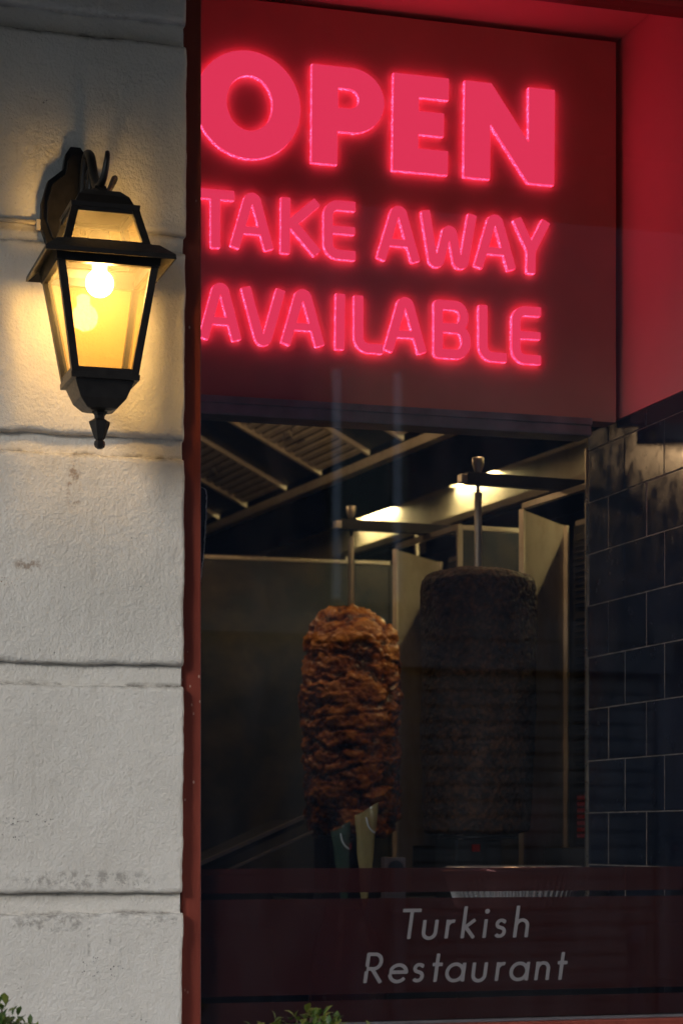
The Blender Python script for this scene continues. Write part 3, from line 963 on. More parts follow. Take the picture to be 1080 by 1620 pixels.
CTOP = 1.340
def doner_grill(ox, oy, label, glow):
    T = frame_at(ox, oy)
    base = T((0.44, 0.05, 0))
    g = thing("doner_grill", label, "grill", (base[0], base[1], CTOP), "vertical doner grills")
    box("top_rail", 0.205, 0.219, -0.203, 0.190, 2.264, 2.278, 'steel', g, 0.001, T)
    box("top_rail", 0.2195, 0.470, -0.203, -0.190, 2.264, 2.277, 'steel', g, 0.001, T)
    box("top_rail", 0.456, 0.470, -0.1895, 0.394, 2.264, 2.277, 'steel', g, 0.001, T)
    # far wing, flared at 45 degrees, with a turned edge on both sides
    dx, dy = 0.2225, 0.204
    L = math.hypot(dx, dy); ux, uy = dx / L, dy / L; nx, ny = -uy, ux
    def wing(name, s0, s1, t0, t1, z0, z1, mat='steel_wing'):
        poly = [(0.205 + ux * s + nx * q, 0.190 + uy * s + ny * q) for s, q in ((s0, t0), (s1, t0), (s1, t1), (s0, t1))]
        return prism(name, poly, z0, z1, mat, g, T)
    wing("wing", 0.010, L - 0.010, 0.0, 0.004, CTOP, 2.2635)
    wing("wing_edge", -0.004, 0.0095, -0.006, 0.006, CTOP, 2.2635, 'steel_matte')
    wing("wing_edge", L - 0.0095, L + 0.002, -0.010, 0.006, CTOP, 2.2635, 'steel_matte')
    box("end_plate", 0.218, 0.47, -0.203, -0.199, CTOP, 2.2635, 'steel_dark', g, 0, T)
    box("end_plate_edge", 0.204, 0.2175, -0.206, -0.196, CTOP, 2.2635, 'steel', g, 0, T)
    box("rear_plate", 0.452, 0.47, -0.1985, 0.394, CTOP, 2.2635, 'steel_black', g, 0, T)
    for k in range(4):
        z0 = 1.478 + k * 0.192
        bn = box("burner", 0.425, 0.4515, -0.15, 0.34, z0, z0 + 0.182, 'burner', g, 0.004, T)
        for q in range(11):
            box("burner_bar", 0.416, 0.4240, -0.145, 0.33, z0 + 0.008 + q * 0.0155, z0 + 0.013 + q * 0.0155, 'burner', bn, 0, T)
    if glow:
        box("glowing_element", 0.4242, 0.4246, 0.02, 0.325, 1.492, 1.60, 'ember', g, 0, T)["label"] = "red glowing lowest burner"
    box("control_box", 0.215, 0.4515, -0.15, 0.10, CTOP, 1.470, 'steel_black', g, 0.003, T)
    # arm that steadies the top of the spit
    box("top_arm", -0.030, 0.300, -0.013, 0.013, 2.2785, 2.305, 'steel_black', g, 0.002, T)
    box("arm_end_cap", -0.046, -0.0305, -0.012, 0.012, 2.280, 2.300, 'steel', g, 0.003, T)
    box("drip_pan", -0.17, 0.19, -0.17, 0.17, CTOP, CTOP + 0.018, 'steel_black', g, 0.004, T)
    mo = box("motor_box", -0.075, 0.03, -0.055, 0.055, CTOP + 0.019, 1.488, 'steel_black', g, 0.003, T)
    box("motor_bracket", -0.082, -0.0755, -0.055, 0.05, CTOP + 0.019, 1.49, 'steel_dark', mo, 0, T)
    box("indicator", -0.042, -0.024, -0.060, -0.0555, 1.462, 1.478, 'indicator', mo, 0.001, T)
    return g
S2 = (1.667, 0.708)
S1 = (1.603, 1.460)
doner_grill(*S2, "stainless doner grill beside the tiled wall with glowing red burner", True)
doner_grill(*S1, "stainless doner grill farther back behind the chicken kebab", False)

def spit_parts(k, ox, oy):
    lathe("spit_plate", [(0.085, 0.0), (0.088, 0.004), (0.085, 0.008)], (ox, oy, 1.490), 32, 'steel_black', k)
    T = frame_at(ox, oy)
    sp = prism("spit", [(0.0085 * math.cos(R(22.5 + 45 * q)), 0.0085 * math.sin(R(22.5 + 45 * q))) for q in range(8)], 1.5, 2.262, 'steel', k, T)
    lathe("spit_pin", [(0.0042, 0), (0.0042, 0.05)], (ox, oy, 2.2625), 10, 'steel_black', sp)
    lathe("spit_knob", [(0.0075, 0.0), (0.0085, 0.004), (0.0135, 0.018), (0.0138, 0.030), (0.0125, 0.033), (0.0100, 0.033), (0.0095, 0.024)], (ox, oy, 2.307), 16, 'steel', sp)

def cone_mesh(name, ox, oy, prof, disp, nth, nzv, mat, parent):
    us = np.linspace(0, 1, nzv)
    th = np.linspace(0, 2 * math.pi, nth, endpoint=False)
    # arc-length parametrise the profile
    P = np.array(prof); sl = np.concatenate([[0], np.cumsum(np.hypot(*np.diff(P, axis=0).T))]); sl /= sl[-1]
    rr = np.interp(us, sl, P[:, 0]); zz = np.interp(us, sl, P[:, 1])
    dr = np.gradient(rr); dz = np.gradient(zz); L = np.hypot(dr, dz) + 1e-9
    nr_, nz_ = dz / L, -dr / L
    TH_, RR = np.meshgrid(th, rr); _, ZZ = np.meshgrid(th, zz)
    _, NR = np.meshgrid(th, nr_); _, NZ = np.meshgrid(th, nz_)
    X, Y = RR * np.cos(TH_), RR * np.sin(TH_)
    d, meat_tone = disp(X, Y, ZZ, TH_)
    fade = np.clip(RR / 0.02, 0, 1)
    d = d * fade
    Rn = np.maximum(RR + NR * d, 0.001)
    V = np.stack([ox + Rn * np.cos(TH_), oy + Rn * np.sin(TH_), ZZ + NZ * d], -1).reshape(-1, 3)
    f = []
    for i in range(nzv - 1):
        for k in range(nth):
            k2 = (k + 1) % nth
            f.append((i * nth + k, i * nth + k2, (i + 1) * nth + k2, (i + 1) * nth + k))
    f.append(tuple(range(nth - 1, -1, -1)))
    o = mesh_obj(name, V, f, mat, parent, True)
    at = o.data.attributes.new("meat_tone", 'FLOAT', 'POINT')
    at.data.foreach_set("value", np.clip(meat_tone, 0, 1).reshape(-1).astype(np.float32))
    return o

# chicken: slabs pressed on one another
kc = thing("chicken_kebab", "tall orange brown chicken kebab stack on a steel spit", "kebab", (S1[0], S1[1], 1.49))
spit_parts(kc, *S1)
def chicken_disp(X, Y, Z, TH_):
    wx = X + 0.022 * fbm(X * 12, Y * 12, Z * 12, 4, 3)
    wy = Y + 0.022 * fbm(X * 12, Y * 12, Z * 12, 4, 9)
    wz = Z + 0.020 * fbm(X * 9, Y * 9, Z * 14, 4, 21)
    f1, f2, cid = worley(wx / 0.130, wy / 0.130, wz / 0.046, 5)
    edge = np.clip((f2 - f1) / 0.28, 0, 1)
    edge = edge * edge * (3 - 2 * edge)
    depth = np.clip(0.35 + 0.9 * vnoise(X * 16, Y * 16, Z * 16, 40), 0.08, 1)     # some seams stay shut
    g1, g2, gid = worley(wx / 0.045, wy / 0.045, wz / 0.022, 31)
    e2 = np.clip((g2 - g1) / 0.5, 0, 1)
    lump = fbm(X * 26, Y * 26, Z * 40, 4, 2)
    fine = fbm(X * 110, Y * 110, Z * 170, 4, 12)
    strand = vnoise(X * 50, Y * 50, Z * 300, 4)
    d = -0.0155 * (1 - edge) * depth + 0.014 * (cid - 0.5) - 0.0030 * (1 - e2) * depth + 0.0055 * lump + 0.0019 * fine + 0.0008 * strand
    meat_tone = 0.18 + 0.34 * edge + 0.38 * (cid - 0.5) + 0.34 * lump + 0.22 * fine + 0.12 * e2 + 0.25 * np.clip((Z - 1.85) / 0.22, 0, 1)  # last term paints the overhead light on the cone's top into its tone
    return d, meat_tone
cone_mesh("meat", S1[0], S1[1], [(0.010, 1.499), (0.108, 1.499), (0.121, 1.506), (0.124, 1.55), (0.127, 1.65), (0.129, 1.78), (0.127, 1.90), (0.118, 1.985), (0.102, 2.035), (0.072, 2.066), (0.036, 2.084), (0.010, 2.094)], chicken_disp, 380, 330, 'chicken', kc)

# minced meat: smooth block with a crumbly skin
kd = thing("minced_meat_kebab", "dark minced meat kebab block on a steel spit by the tiled wall", "kebab", (S2[0], S2[1], 1.49))
spit_parts(kd, *S2)
def mince_disp(X, Y, Z, TH_):
    g1, g2, c1 = worley(X / 0.010, Y / 0.010, Z / 0.009, 12)
    h1, h2, c2 = worley(X / 0.024, Y / 0.024, Z / 0.020, 77)
    big = fbm(X * 9, Y * 9, Z * 7, 3, 6)
    fine = fbm(X * 160, Y * 160, Z * 160, 3, 8)
    d = 0.0030 * (0.6 - g1) + 0.0022 * (0.6 - h1) + 0.0060 * big + 0.0010 * fine
    meat_tone = 0.35 + 0.45 * (0.5 - g1) + 0.25 * (c1 - 0.5) + 0.2 * fine
    return d, meat_tone
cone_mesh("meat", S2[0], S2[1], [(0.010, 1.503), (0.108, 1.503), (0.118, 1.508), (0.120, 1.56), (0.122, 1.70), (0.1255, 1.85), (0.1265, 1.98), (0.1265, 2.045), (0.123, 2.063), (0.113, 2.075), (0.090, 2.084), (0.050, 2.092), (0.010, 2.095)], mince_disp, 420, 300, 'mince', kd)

# counter under the grills
Tk = frame_at(*S2)
co = thing("grill_counter", "dark steel counter under the doner grills", "counter", (1.8, 1.3, 0))
box("counter_top", -0.30, 0.62, -0.44, 1.70, 1.300, CTOP - 0.001, 'steel_dark', co, 0.004, Tk)
box("cabinet", -0.24, 0.60, -0.40, 1.68, 0.0, 1.299, 'steel_black', co, 0.0, Tk)
box("front_rail", -0.312, -0.3005, -0.44, 1.70, 1.275, CTOP - 0.004, 'steel_dark', co, 0.002, Tk)

# sloping tray left of the chicken
tr = thing("carving_tray", "dark sloping steel tray left of the chicken kebab", "tray", (1.25, 1.3, 1.30))
def slope(name, x0, z0, x1, z1, y0, y1, th, mat):
    v = [(x0, y0, z0 - th), (x1, y0, z1 - th), (x1, y1, z1 - th), (x0, y1, z0 - th), (x0, y0, z0), (x1, y0, z1), (x1, y1, z1), (x0, y1, z0)]
    return mesh_obj(name, v, BOXF, mat, tr)
slope("tray_sheet", 1.10, 1.403, 1.405, 1.536, 1.21, 1.50, 0.012, 'steel_black')
slope("tray_rim", 1.10, 1.414, 1.405, 1.547, 1.200, 1.2098, 0.010, 'steel')
slope("tray_lower_rim", 1.20, 1.413, 1.42, 1.509, 1.175, 1.188, 0.006, 'steel')
box("tray_stand", 1.16, 1.34, 1.25, 1.46, 0.0, 1.40, 'steel_black', tr)

# steel partition at the end of the run
pa = thing("steel_partition", "dull stainless partition sheet standing behind the chicken kebab", "partition", (1.5, 2.5, 0))
box("sheet", 0.70, 2.045, 2.500, 2.520, 0.0, 2.330, 'steel_dark', pa)
box("top_edge", 0.70, 2.047, 2.497, 2.523, 2.3302, 2.342, 'steel', pa, 0.002)
box("side_edge", 2.0455, 2.056, 2.497, 2.523, 0.0, 2.330, 'steel_dark', pa, 0.002)

# ---------------------------------------------------------------- extractor hood
HO = (1.85, 1.98)
Th = frame_at(*HO)
HZ = 2.56
hood = thing("extractor_hood", "long kitchen hood with sloping baffle filters and steel gutter rail", "hood", (1.9, 2.0, HZ))
box("gutter_rail", -0.022, 0.012, -1.42, 2.3, HZ - 0.014, HZ + 0.012, 'steel_matte', hood, 0.003, Th)
box("under_panel", 0.0125, 0.394, -1.42, 2.3, HZ + 0.006, HZ + 0.016, 'soot', hood, 0, Th)
SLP = 0.49
def hq(name, r0, r1, v0, v1, lift, th, mat, parent):
    def P(r, v, dz):
        return Th((r, v, HZ + 0.010 - r * SLP + dz))
    vv = [P(r0, v0, lift), P(r1, v0, lift), P(r1, v1, lift), P(r0, v1, lift), P(r0, v0, lift + th), P(r1, v0, lift + th), P(r1, v1, lift + th), P(r0, v1, lift + th)]
    return mesh_obj(name, vv, BOXF, mat, parent)
hq("hood_lining", -0.80, -0.023, -1.42, 2.3, 0.022, 0.006, 'soot', hood)
cells = [(-1.20, -0.83, 1), (-0.83, -0.58, 0), (-0.58, -0.21, 1), (-0.21, 0.03, 0), (0.03, 0.40, 1), (0.40, 0.70, 0), (0.70, 1.07, 1), (1.07, 1.35, 0), (1.35, 1.72, 1)]
for v0, v1, isf in cells:
    hq("filter_divider", -0.62, -0.024, v0 - 0.008, v0 + 0.008, -0.008, 0.020, 'steel_matte', hood)
    if isf:
        fl = hq("filter_tray", -0.61, -0.026, v0 + 0.009, v1 - 0.009, 0.014, 0.005, 'steel_black', hood)
        for q in range(24):
            r1 = -0.034 - q * 0.024
            hq("slat", r1 - 0.0125, r1, v0 + 0.012, v1 - 0.012, 0.0, 0.008, 'steel_matte', fl)
        tube("filter_handle", [Th((-0.20, (v0 + v1) / 2 - 0.03, HZ + 0.010 + 0.20 * SLP - 0.004)), Th((-0.20, (v0 + v1) / 2 - 0.03, HZ + 0.20 * SLP - 0.020)), Th((-0.20, (v0 + v1) / 2 + 0.03, HZ + 0.20 * SLP - 0.020)), Th((-0.20, (v0 + v1) / 2 + 0.03, HZ + 0.010 + 0.20 * SLP - 0.004))], 0.003, 'steel', fl, 6)
    else:
        hq("blank_panel", -0.61, -0.026, v0 + 0.009, v1 - 0.009, 0.006, 0.005, 'steel_dark', hood)
box("slot_roof", 0.30, 0.449, -1.42, 2.3, 2.640, 2.650, 'soot', hood, 0, Th)
box("fascia", 0.450, 0.458, -1.42, 2.3, 2.488, 2.650, 'steel_matte', hood, 0, Th)
box("fascia_flange", 0.424, 0.4495, -1.42, 2.3, 2.462, 2.486, 'steel_matte', hood, 0.003, Th)
box("rear_skirt", 0.458, 0.64, -1.42, 2.3, 2.45, 2.461, 'soot', hood, 0, Th)
for v_ in (-0.62, 0.70, 1.30):
    box("hood_bracket", 0.418, 0.4492, v_ - 0.012, v_ + 0.012, 2.40, 2.4615, 'steel', hood, 0.002, Th)
for v_, lab in ((0.3055, "lit hood lamp glowing above the dark minced kebab"), (1.066, "lit hood lamp glowing above the chicken kebab"),
                (-0.66, "lit hood lamp hidden behind the far end of the tiled wall"), (-1.215, "lit hood lamp hidden by the tiled wall next to the sign")):
    c = Th((0.428, v_, 2.59))
    hl = thing("hood_lamp", lab, "lamp", (c[0], c[1], 2.59), "lamps in the slot of the hood")
    tube("lamp_tube", [Th((0.428, v_ - 0.15, 2.590)), Th((0.428, v_ + 0.15, 2.590))], 0.0085, 'hoodlamp', hl, 12)
    for q in (-1, 1):
        box("lamp_holder", 0.416, 0.4495, v_ + q * 0.157 - 0.006, v_ + q * 0.157 + 0.006, 2.578, 2.6395, 'steel', hl, 0.001, Th)
cb = tag(tube("power_cable", smooth_path([Th((0.40, 0.80, 2.50)), Th((0.38, 0.62, 2.45)), Th((0.36, 0.55, 2.36)), Th((0.355, 0.50, 2.28))]), 0.006, 'conduit'), "pale cable hanging from the hood behind the left spit", "cable")

# two unseen bulbs added to warm the kebabs, the hood filters and the grill wings
for hx, hy, hz, mt, lab in ((1.06, 1.60, 2.56, 'fillbulb', "added unseen bulb behind the window frame lighting the kebabs and filters"),
                            (1.72, 0.70, 2.58, 'fillbulb', "added unseen bulb behind the lit sign lighting the kebabs and grill wings")):
    cl = thing("added_bulb", lab, "lamp", (hx, hy, hz - 0.04), "added unseen bulbs in the shop")
    lathe("bulb", [(0.002, -0.035), (0.018, -0.031), (0.030, -0.018), (0.035, 0.0), (0.030, 0.018), (0.018, 0.035), (0.014, 0.05)], (hx, hy, hz), 20, mt, cl)
    lathe("bulb_holder", [(0.016, 0.0), (0.018, 0.004), (0.018, 0.04), (0.006, 0.05)], (hx, hy, hz + 0.051), 16, 'steel_black', cl)
    tube("cord", [(hx, hy, hz + 0.10), (hx, hy, 3.239)], 0.004, 'wire', cl)

# slim post just inside the glass at the left
po = thing("steel_post", "slim steel post with a bracket just inside the window frame", "post", (0.985, 0.62, 0))
box("post", 0.978, 0.985, 0.60, 0.64, 0.0, 1.72, 'steel', po, 0.001)
box("bracket", 0.955, 0.992, 0.59, 0.65, 1.725, 1.79, 'steel', po, 0.004)

# ================================================================ THINGS AT THE WINDOW
led = thing("window_ledge", "dark ledge inside the bottom of the shop window", "ledge", (1.3, 0.3, 1.0))
box("ledge_board", 0.86, 1.875, 0.117, 0.46, 1.03, 1.06, 'roomdark', led, 0.003)
box("ledge_front", 0.86, 1.875, 0.42, 0.455, 0.0, 1.029, 'roomdark', led)

jar = thing("jar", "dark reddish rounded jar behind the window film holding two wrapped cones", "jar", (1.238, 0.30, 1.06))
lathe("jar_body", [(0.052, 0.001), (0.068, 0.010), (0.078, 0.07), (0.078, 0.16), (0.064, 0.235), (0.046, 0.270), (0.044, 0.288), (0.047, 0.2925), (0.0445, 0.2955), (0.041, 0.290), (0.041, 0.268), (0.058, 0.232), (0.071, 0.16), (0.070, 0.05)], (1.238, 0.30, 1.0605), 40, 'jar', jar)

def wrap_cone(name, label, tip, topl, topr, y, mat, seed):
    """a flat rolled wrap: pointed at the bottom, open and slanted at the top"""
    t = thing(name, label, "paper wrap", tip and (tip[0], y, tip[1]), "paper wraps in the jar")
    v, f = [], []
    n, m = 14, 20
    rnd = random.Random(seed)
    for i in range(m + 1):
        s = i / m
        for k in range(n):
            a = 2 * math.pi * k / n
            ca, sa = math.cos(a), math.sin(a)
            u = (ca + 1) / 2
            xl = tip[0] - 0.004 + (topl[0] - tip[0] + 0.004) * s ** 0.92; xr = tip[0] + 0.004 + (topr[0] - tip[0] - 0.004) * s ** 0.92
            ztop = topl[1] + (topr[1] - topl[1]) * u ** 1.4
            x = xl + (xr - xl) * u + 0.0009 * math.sin(17 * s + k)
            z = tip[1] + (ztop - tip[1]) * s
            v.append((x, y + sa * (0.003 + 0.011 * s) + 0.0015 * math.sin(9 * s + 2 * k), z))
    for i in range(m):
        for k in range(n):
            k2 = (k + 1) % n
            f.append((i * n + k, i * n + k2, (i + 1) * n + k2, (i + 1) * n + k))
    mesh_obj("wrap", v, f, mat, t, True)
    cx = (topl[0] * 0.62 + topr[0] * 0.38); cz = topl[1] - 0.004
    pts = smooth_path([(cx, y - 0.0155, cz), (cx + 0.004, y - 0.0158, cz - 0.016), (cx + 0.011, y - 0.0155, cz - 0.026), (cx + 0.018, y - 0.0145, cz - 0.031)], 5)
    tube("tape", pts, 0.0022, 'tape', t, 6)
    return t
wrap_cone("paper_wrap", "cream yellow pointed paper wrap standing in the jar", (1.2705, 1.345), (1.2505, 1.538), (1.3015, 1.565), 0.292, 'cream', 2)
wrap_cone("paper_wrap", "green pointed paper wrap standing in the jar", (1.2345, 1.345), (1.2035, 1.506), (1.2445, 1.527), 0.300, 'green', 5)

# crimped foil dish on the counter
fo = thing("foil_dish", "crimped aluminium foil dish behind the window film below the minced kebab", "dish", (1.60, 0.375, CTOP))
def foil(name, prof, crimp, segs=240):
    v, f = [], []
    for i, (r, z, c) in enumerate(prof):
        for k in range(segs):
            a = 2 * math.pi * k / segs
            rr = r + c * (1 if k % 4 < 2 else -1) + 0.001 * math.sin(7 * a + i)
            v.append((1.622 + rr * math.cos(a), 0.375 + rr * 0.85 * math.sin(a), CTOP + z + 0.0014 * math.sin(5 * a + 1) * (z > 0.02)))
    for i in range(len(prof) - 1):
        for k in range(segs):
            k2 = (k + 1) % segs
            f.append((i * segs + k, i * segs + k2, (i + 1) * segs + k2, (i + 1) * segs + k))
    f.append(tuple(range(segs)))
    return mesh_obj(name, v, f, 'foil', fo)
foil("dish_wall", [(0.112, 0.001, 0.0), (0.120, 0.008, 0.0022), (0.140, 0.066, 0.0030), (0.143, 0.078, 0.0028), (0.152, 0.081, 0.001), (0.156, 0.085, 0.0), (0.152, 0.090, 0.0), (0.145, 0.086, 0.0)], 0.002)
lathe("foil_lid", [(0.140, 0.0), (0.143, 0.003), (0.139, 0.006), (0.06, 0.005), (0.01, 0.0045)], (1.622, 0.375, CTOP + 0.0885), 60, 'foil', fo, False)

# film and lettering on the pane
dec = thing("window_film", "brown red window film strips with pale slanted lettering Turkish Restaurant", "window film", (1.4, 0.07, 1.15))
FX0, FX1 = 0.8822, 1.9545
for nm, z0, z1 in (("film_band", 1.391, 1.4365), ("film_panel", 1.2005, 1.3795), ("film_band", 1.1488, 1.1885)):
    box(nm, FX0, FX1, 0.0735, 0.0741, z0, z1, 'vinyl', dec)

UX, UZ, SH = 0.0607, 0.0572, 0.135
def futura(text):
    """stroke skeletons in cap-height units: list of (advance origin, strokes)"""
    xh = 0.62
    G = {}
    G['T'] = [([(0, 0), (0, 0.93)], 'butt'), ([(-0.30, 0.94), (0.30, 0.94)], 'butt')]
    G['u'] = [([(0, xh), (0, 0.21)] + arc(0.20, 0.21, 0.20, 0.20, 180, 360, 14) + [(0.40, xh)], 'butt')]
    G['r'] = [([(0, 0), (0, xh)], 'butt'), ([(0, 0.38)] + arc(0.17, 0.37, 0.17, 0.20, 180, 72, 10), 'butt')]
    G['k'] = [([(0, 0), (0, 1.06)], 'butt'), ([(0.36, xh - 0.01), (0.02, 0.33)], 'butt'), ([(0.07, 0.37), (0.38, 0.0)], 'butt')]
    G['i'] = [([(0, 0), (0, xh)], 'butt'), ([(0.0, 0.885), (0.001, 0.885)], 'round', 0.165)]
    G['s'] = [([(0.335, 0.515)] + arc(0.19, 0.455, 0.135, 0.125, 35, 230, 14) + [(0.20, 0.325)] + arc(0.175, 0.19, 0.15, 0.145, 62, -145, 14), 'butt')]
    G['h'] = [([(0, 0), (0, 1.06)], 'butt'), ([(0, 0.36)] + arc(0.195, 0.365, 0.195, 0.215, 180, 0, 14) + [(0.39, 0)], 'butt')]
    G['n'] = [([(0, 0), (0, xh)], 'butt'), ([(0, 0.36)] + arc(0.19, 0.365, 0.19, 0.215, 180, 0, 14) + [(0.38, 0)], 'butt')]
    G['R'] = [([(0, 0), (0, 0.94), (0.22, 0.94)] + arc(0.22, 0.70, 0.22, 0.24, 90, -90, 14) + [(0, 0.46)], 'butt'), ([(0.17, 0.46), (0.50, 0.0)], 'butt')]
    G['e'] = [([(0.0, 0.335), (0.545, 0.335)] + arc(0.28, 0.30, 0.27, 0.275, 8, 325, 26), 'butt')]
    G['t'] = [([(0, 0), (0, 0.93)], 'butt'), ([(-0.14, 0.575), (0.18, 0.575)], 'butt')]
    G['a'] = [(arc(0.28, 0.30, 0.27, 0.275, 0, 360, 30), 'round'), ([(0.56, 0), (0.56, xh)], 'butt')]
    return G[text]
def decal_letter(ch, ux, x_origin, z_base, tilt=0.0):
    st = []
    for s in futura(ch):
        pts = [(ux + x, z) for x, z in s[0]]
        st.append((pts, s[1]) + ((s[2],) if len(s) > 2 else ()))
    loops = strokes_loops(st, 0.114, 0.0105, 0.0035)
    out = [[(x_origin + (x + SH * z) * UX, z_base + z * UZ + tilt * x * UX) for x, z in lp] for lp in loops]
    letter_mesh("letter", out, 0.0722, 0.0009, ('lettering',), dec)
for ch, ux in (('T', 0.0), ('u', 0.46), ('r', 1.235), ('k', 1.77), ('i', 2.50), ('s', 2.83), ('h', 3.53)):
    decal_letter(ch, ux, 1.2895, 1.3022)
for ch, ux in (('R', 0.0), ('e', 0.76), ('s', 1.52), ('t', 2.29), ('a', 2.64), ('u', 3.53), ('r', 4.34), ('a', 4.79), ('n', 5.68), ('t', 6.50)):
    decal_letter(ch, ux, 1.2030, 1.2205, -0.004)

# torn sticker at the left edge of the pane
stk = thing("torn_sticker", "dark torn sticker remnant with ragged white edge on the window pane", "sticker", (0.889, 0.066, 2.04))
zs_ = np.linspace(1.948, 2.138, 60)
ex_ = np.interp(zs_, [1.948, 1.975, 2.02, 2.08, 2.12, 2.134, 2.138], [0.8835, 0.8870, 0.8925, 0.8960, 0.8975, 0.8955, 0.8835]) + 0.0007 * vnoise(zs_ * 400, 0.2, 0.7, 2)
def strip(name, xa, xb, y0, mat):
    n = len(zs_)
    v = [(a, y0, z) for a, z in zip(xa, zs_)] + [(b, y0, z) for b, z in zip(xb, zs_)]
    v += [(x, y0 + 0.0006, z) for x, _, z in v]
    f = []
    for i in range(n - 1):
        f += [(i, i + 1, n + i + 1, n + i), (2 * n + i, 3 * n + i, 3 * n + i + 1, 2 * n + i + 1), (n + i, n + i + 1, 3 * n + i + 1, 3 * n + i), (i, 2 * n + i, 2 * n + i + 1, i + 1)]
    return mesh_obj(name, v, f, mat, stk)
strip("sticker_film", np.full(60, 0.8825), np.maximum(ex_ - 0.0018, 0.8826), 0.0645, 'sticker')
strip("torn_edge", np.maximum(ex_ - 0.0018 - 0.0012 * np.clip(vnoise(zs_ * 250, 3, 1, 4), 0, 1), 0.8826), np.maximum(ex_, 0.8828) + 0.0002, 0.0638, 'sticker_edge')

sq = thing("socket_box", "small square pale rimmed socket box standing on the counter edge", "socket", (1.41, 0.52, CTOP))
box("socket_body", 1.388, 1.436, 0.522, 0.55, CTOP, 1.452, 'pink', sq, 0.004)
lathe_pts = [(1.412 + 0.017 * math.cos(2 * math.pi * k / 28), 0.5200, 1.428 + 0.017 * math.sin(2 * math.pi * k / 28)) for k in range(28)]
mesh_obj("socket_face", lathe_pts + [(x, 0.5218, z) for x, _, z in lathe_pts], [tuple(range(28)), tuple(range(55, 27, -1))] + [(k, (k + 1) % 28, 28 + (k + 1) % 28, 28 + k) for k in range(28)], 'sticker', sq)

# ================================================================ PLANTS IN FRONT
def shrub(label, cx, cy, hw, hd, ztop, n, seed, potlabel):
    rnd = random.Random(seed)
    pot = thing("planter", potlabel, "planter", (cx, cy, 0), "planters on the pavement")
    prism("pot", [(cx - hw, cy - hd), (cx + hw, cy - hd), (cx + hw, cy + hd), (cx - hw, cy + hd)], 0.0, 0.62, 'terracotta', pot, None, 0.01)
    box("soil", cx - hw + 0.03, cx + hw - 0.03, cy - hd + 0.03, cy + hd - 0.03, 0.60, 0.632, 'soil', pot)
    t = thing("shrub", label, "shrub", (cx, cy, 0.63), "small leafy shrubs")
    sv, lv, lf, tone = [], [], [], []
    stems_v, stems_f = [], []
    tips = []
    for s in range(34):
        bx, by = cx + rnd.uniform(-hw, hw) * 0.75, cy + rnd.uniform(-hd, hd) * 0.7
        tx, ty = bx + rnd.uniform(-0.07, 0.07), by + rnd.uniform(-0.05, 0.05)
        e = ((tx - cx) / (hw * 1.1)) ** 2 + ((ty - cy) / (hd * 1.3)) ** 2
        tz = ztop - 0.07 * e - abs(rnd.gauss(0, 0.03))
        pts = smooth_path([(bx, by, 0.63), ((bx + tx) / 2 + rnd.uniform(-.02, .02), (by + ty) / 2, (0.63 + tz) / 2), (tx, ty, tz)], 5)
        b0 = len(stems_v)
        for i, p in enumerate(pts):
            r_ = 0.004 * (1 - 0.7 * i / len(pts))
            for k in range(4):
                stems_v.append((p.x + r_ * math.cos(k * math.pi / 2), p.y + r_ * math.sin(k * math.pi / 2), p.z))
        for i in range(len(pts) - 1):
            for k in range(4):
                k2 = (k + 1) % 4
                stems_f.append((b0 + i * 4 + k, b0 + i * 4 + k2, b0 + i * 4 + 4 + k2, b0 + i * 4 + 4 + k))
        tips.append(pts)
    mesh_obj("stems", stems_v, stems_f, 'bark', t)
    for q in range(n):
        pts = rnd.choice(tips)
        u = 1 - rnd.random() ** 1.6 * 0.85
        i = u * (len(pts) - 1); p = pts[int(i)].lerp(pts[min(int(i) + 1, len(pts) - 1)], i - int(i))
        az = rnd.uniform(0, 2 * math.pi); el = rnd.gauss(0.55, 0.45)
        L = rnd.uniform(0.016, 0.030) * (0.75 if u > 0.95 else 1); W = L * rnd.uniform(0.42, 0.55)
        d = Vector((math.cos(az) * math.cos(el), math.sin(az) * math.cos(el), math.sin(el)))
        side = d.cross(Vector((0, 0, 1))).normalized(); nrm = side.cross(d)
        off = d * rnd.uniform(0.002, 0.014) + Vector((rnd.gauss(0, .006), rnd.gauss(0, .006), 0))
        b0 = len(lv)
        for s_, w_, h_ in ((0, 0.0, 0), (0.30, 0.85, .05), (0.62, 1.0, .06), (1.0, 0.0, -.10)):
            c = p + off + d * (L * s_) + nrm * (h_ * L)
            if w_ == 0:
                lv.append(c)
            else:
                lv.extend([c + side * (W / 2 * w_) + nrm * .12 * W, c - nrm * .06 * W, c - side * (W / 2 * w_) + nrm * .12 * W])
        lf += [(b0, b0 + 1, b0 + 2), (b0, b0 + 2, b0 + 3), (b0 + 1, b0 + 4, b0 + 5, b0 + 2), (b0 + 2, b0 + 5, b0 + 6, b0 + 3), (b0 + 4, b0 + 7, b0 + 5), (b0 + 5, b0 + 7, b0 + 6)]
        tone += [min(1, max(0, rnd.gauss(0.45, 0.22) + (0.3 if u > 0.93 else 0)))] * 8
    o = mesh_obj("foliage", lv, lf, 'leaf', t, True)
    at = o.data.attributes.new("tone", 'FLOAT', 'POINT')
    at.data.foreach_set("value", np.array(tone, dtype=np.float32))
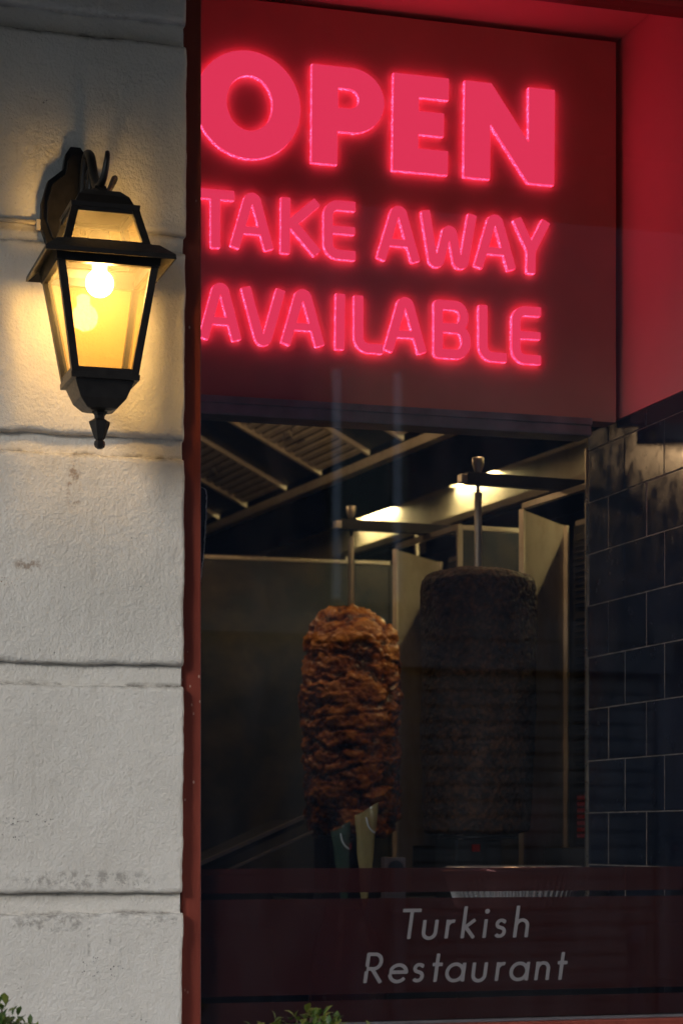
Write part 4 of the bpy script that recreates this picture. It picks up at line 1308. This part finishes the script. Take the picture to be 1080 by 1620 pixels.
shrub("small leafy green shrub in front of the shop window at the bottom edge", 0.888, -0.60, 0.115, 0.12, 1.229, 1900, 3, "terracotta planter under the shop window")
shrub("small leafy green shrub in front of the stucco wall in the bottom left corner", 0.40, -0.60, 0.11, 0.12, 1.252, 2400, 8, "terracotta planter under the lantern wall")

# ================================================================ ACROSS THE STREET (seen only as reflections in the pane)
ob = thing("opposite_building", "dark building across the street mirrored in the window pane", "building", (4, -9.2, 0))
box("wall", -5.0, 22, -9.6, -9.0, 0.0, 9.6, 'facade', ob)
box("plinth", -5.0, 22, -8.999, -8.94, 0.0, 0.45, 'facade_trim', ob)
box("cornice", -5.0, 22, -8.999, -8.90, 2.75, 2.88, 'facade_trim', ob)
for fl in (3.2, 6.4):
    for wx in (-2.4, 0.8, 3.80, 7.4, 11.0):
        w = box("window", wx, wx + 0.52, -8.995, -8.96, fl - 0.25, fl + 1.25, 'darkpane', ob)
        for xx in (wx, wx + 0.40):
            box("window_frame", xx + 0.02, xx + 0.07, -8.9595, -8.93, fl - 0.22, fl + 1.22, 'white_frame', w)
sh = thing("roller_shutter", "brown slatted roller shutter across the street mirrored in the window pane", "shutter", (5.1, -8.95, 0.3))
box("shutter_frame", 4.20, 4.28, -8.935, -8.86, 0.0, 2.55, 'facade_trim', sh)
box("shutter_frame", 6.02, 6.10, -8.935, -8.86, 0.0, 2.55, 'facade_trim', sh)
box("shutter_box", 4.20, 6.10, -8.935, -8.80, 2.551, 2.73, 'facade_trim', sh)
proto = None
for k in range(22):
    z0 = 0.32 + k * 0.1
    if proto is None:
        proto = box("slat", 4.29, 6.01, -8.93, -8.90, z0, z0 + 0.091, 'slat', sh, 0.012)
        z_first = z0
    else:
        c = proto.copy(); COL.objects.link(c)
        c.location.z = z0 - z_first
bo = thing("bollard", "pale grey pavement bollard across the street mirrored in the window pane", "bollard", (5.55, -8.2, 0))
lathe("bollard_post", [(0.07, 0), (0.07, 0.05), (0.05, 0.07), (0.05, 0.80), (0.06, 0.82), (0.06, 0.86), (0.03, 0.92), (0.004, 0.93)], (5.55, -8.2, 0.001), 20, 'facade_trim', bo)
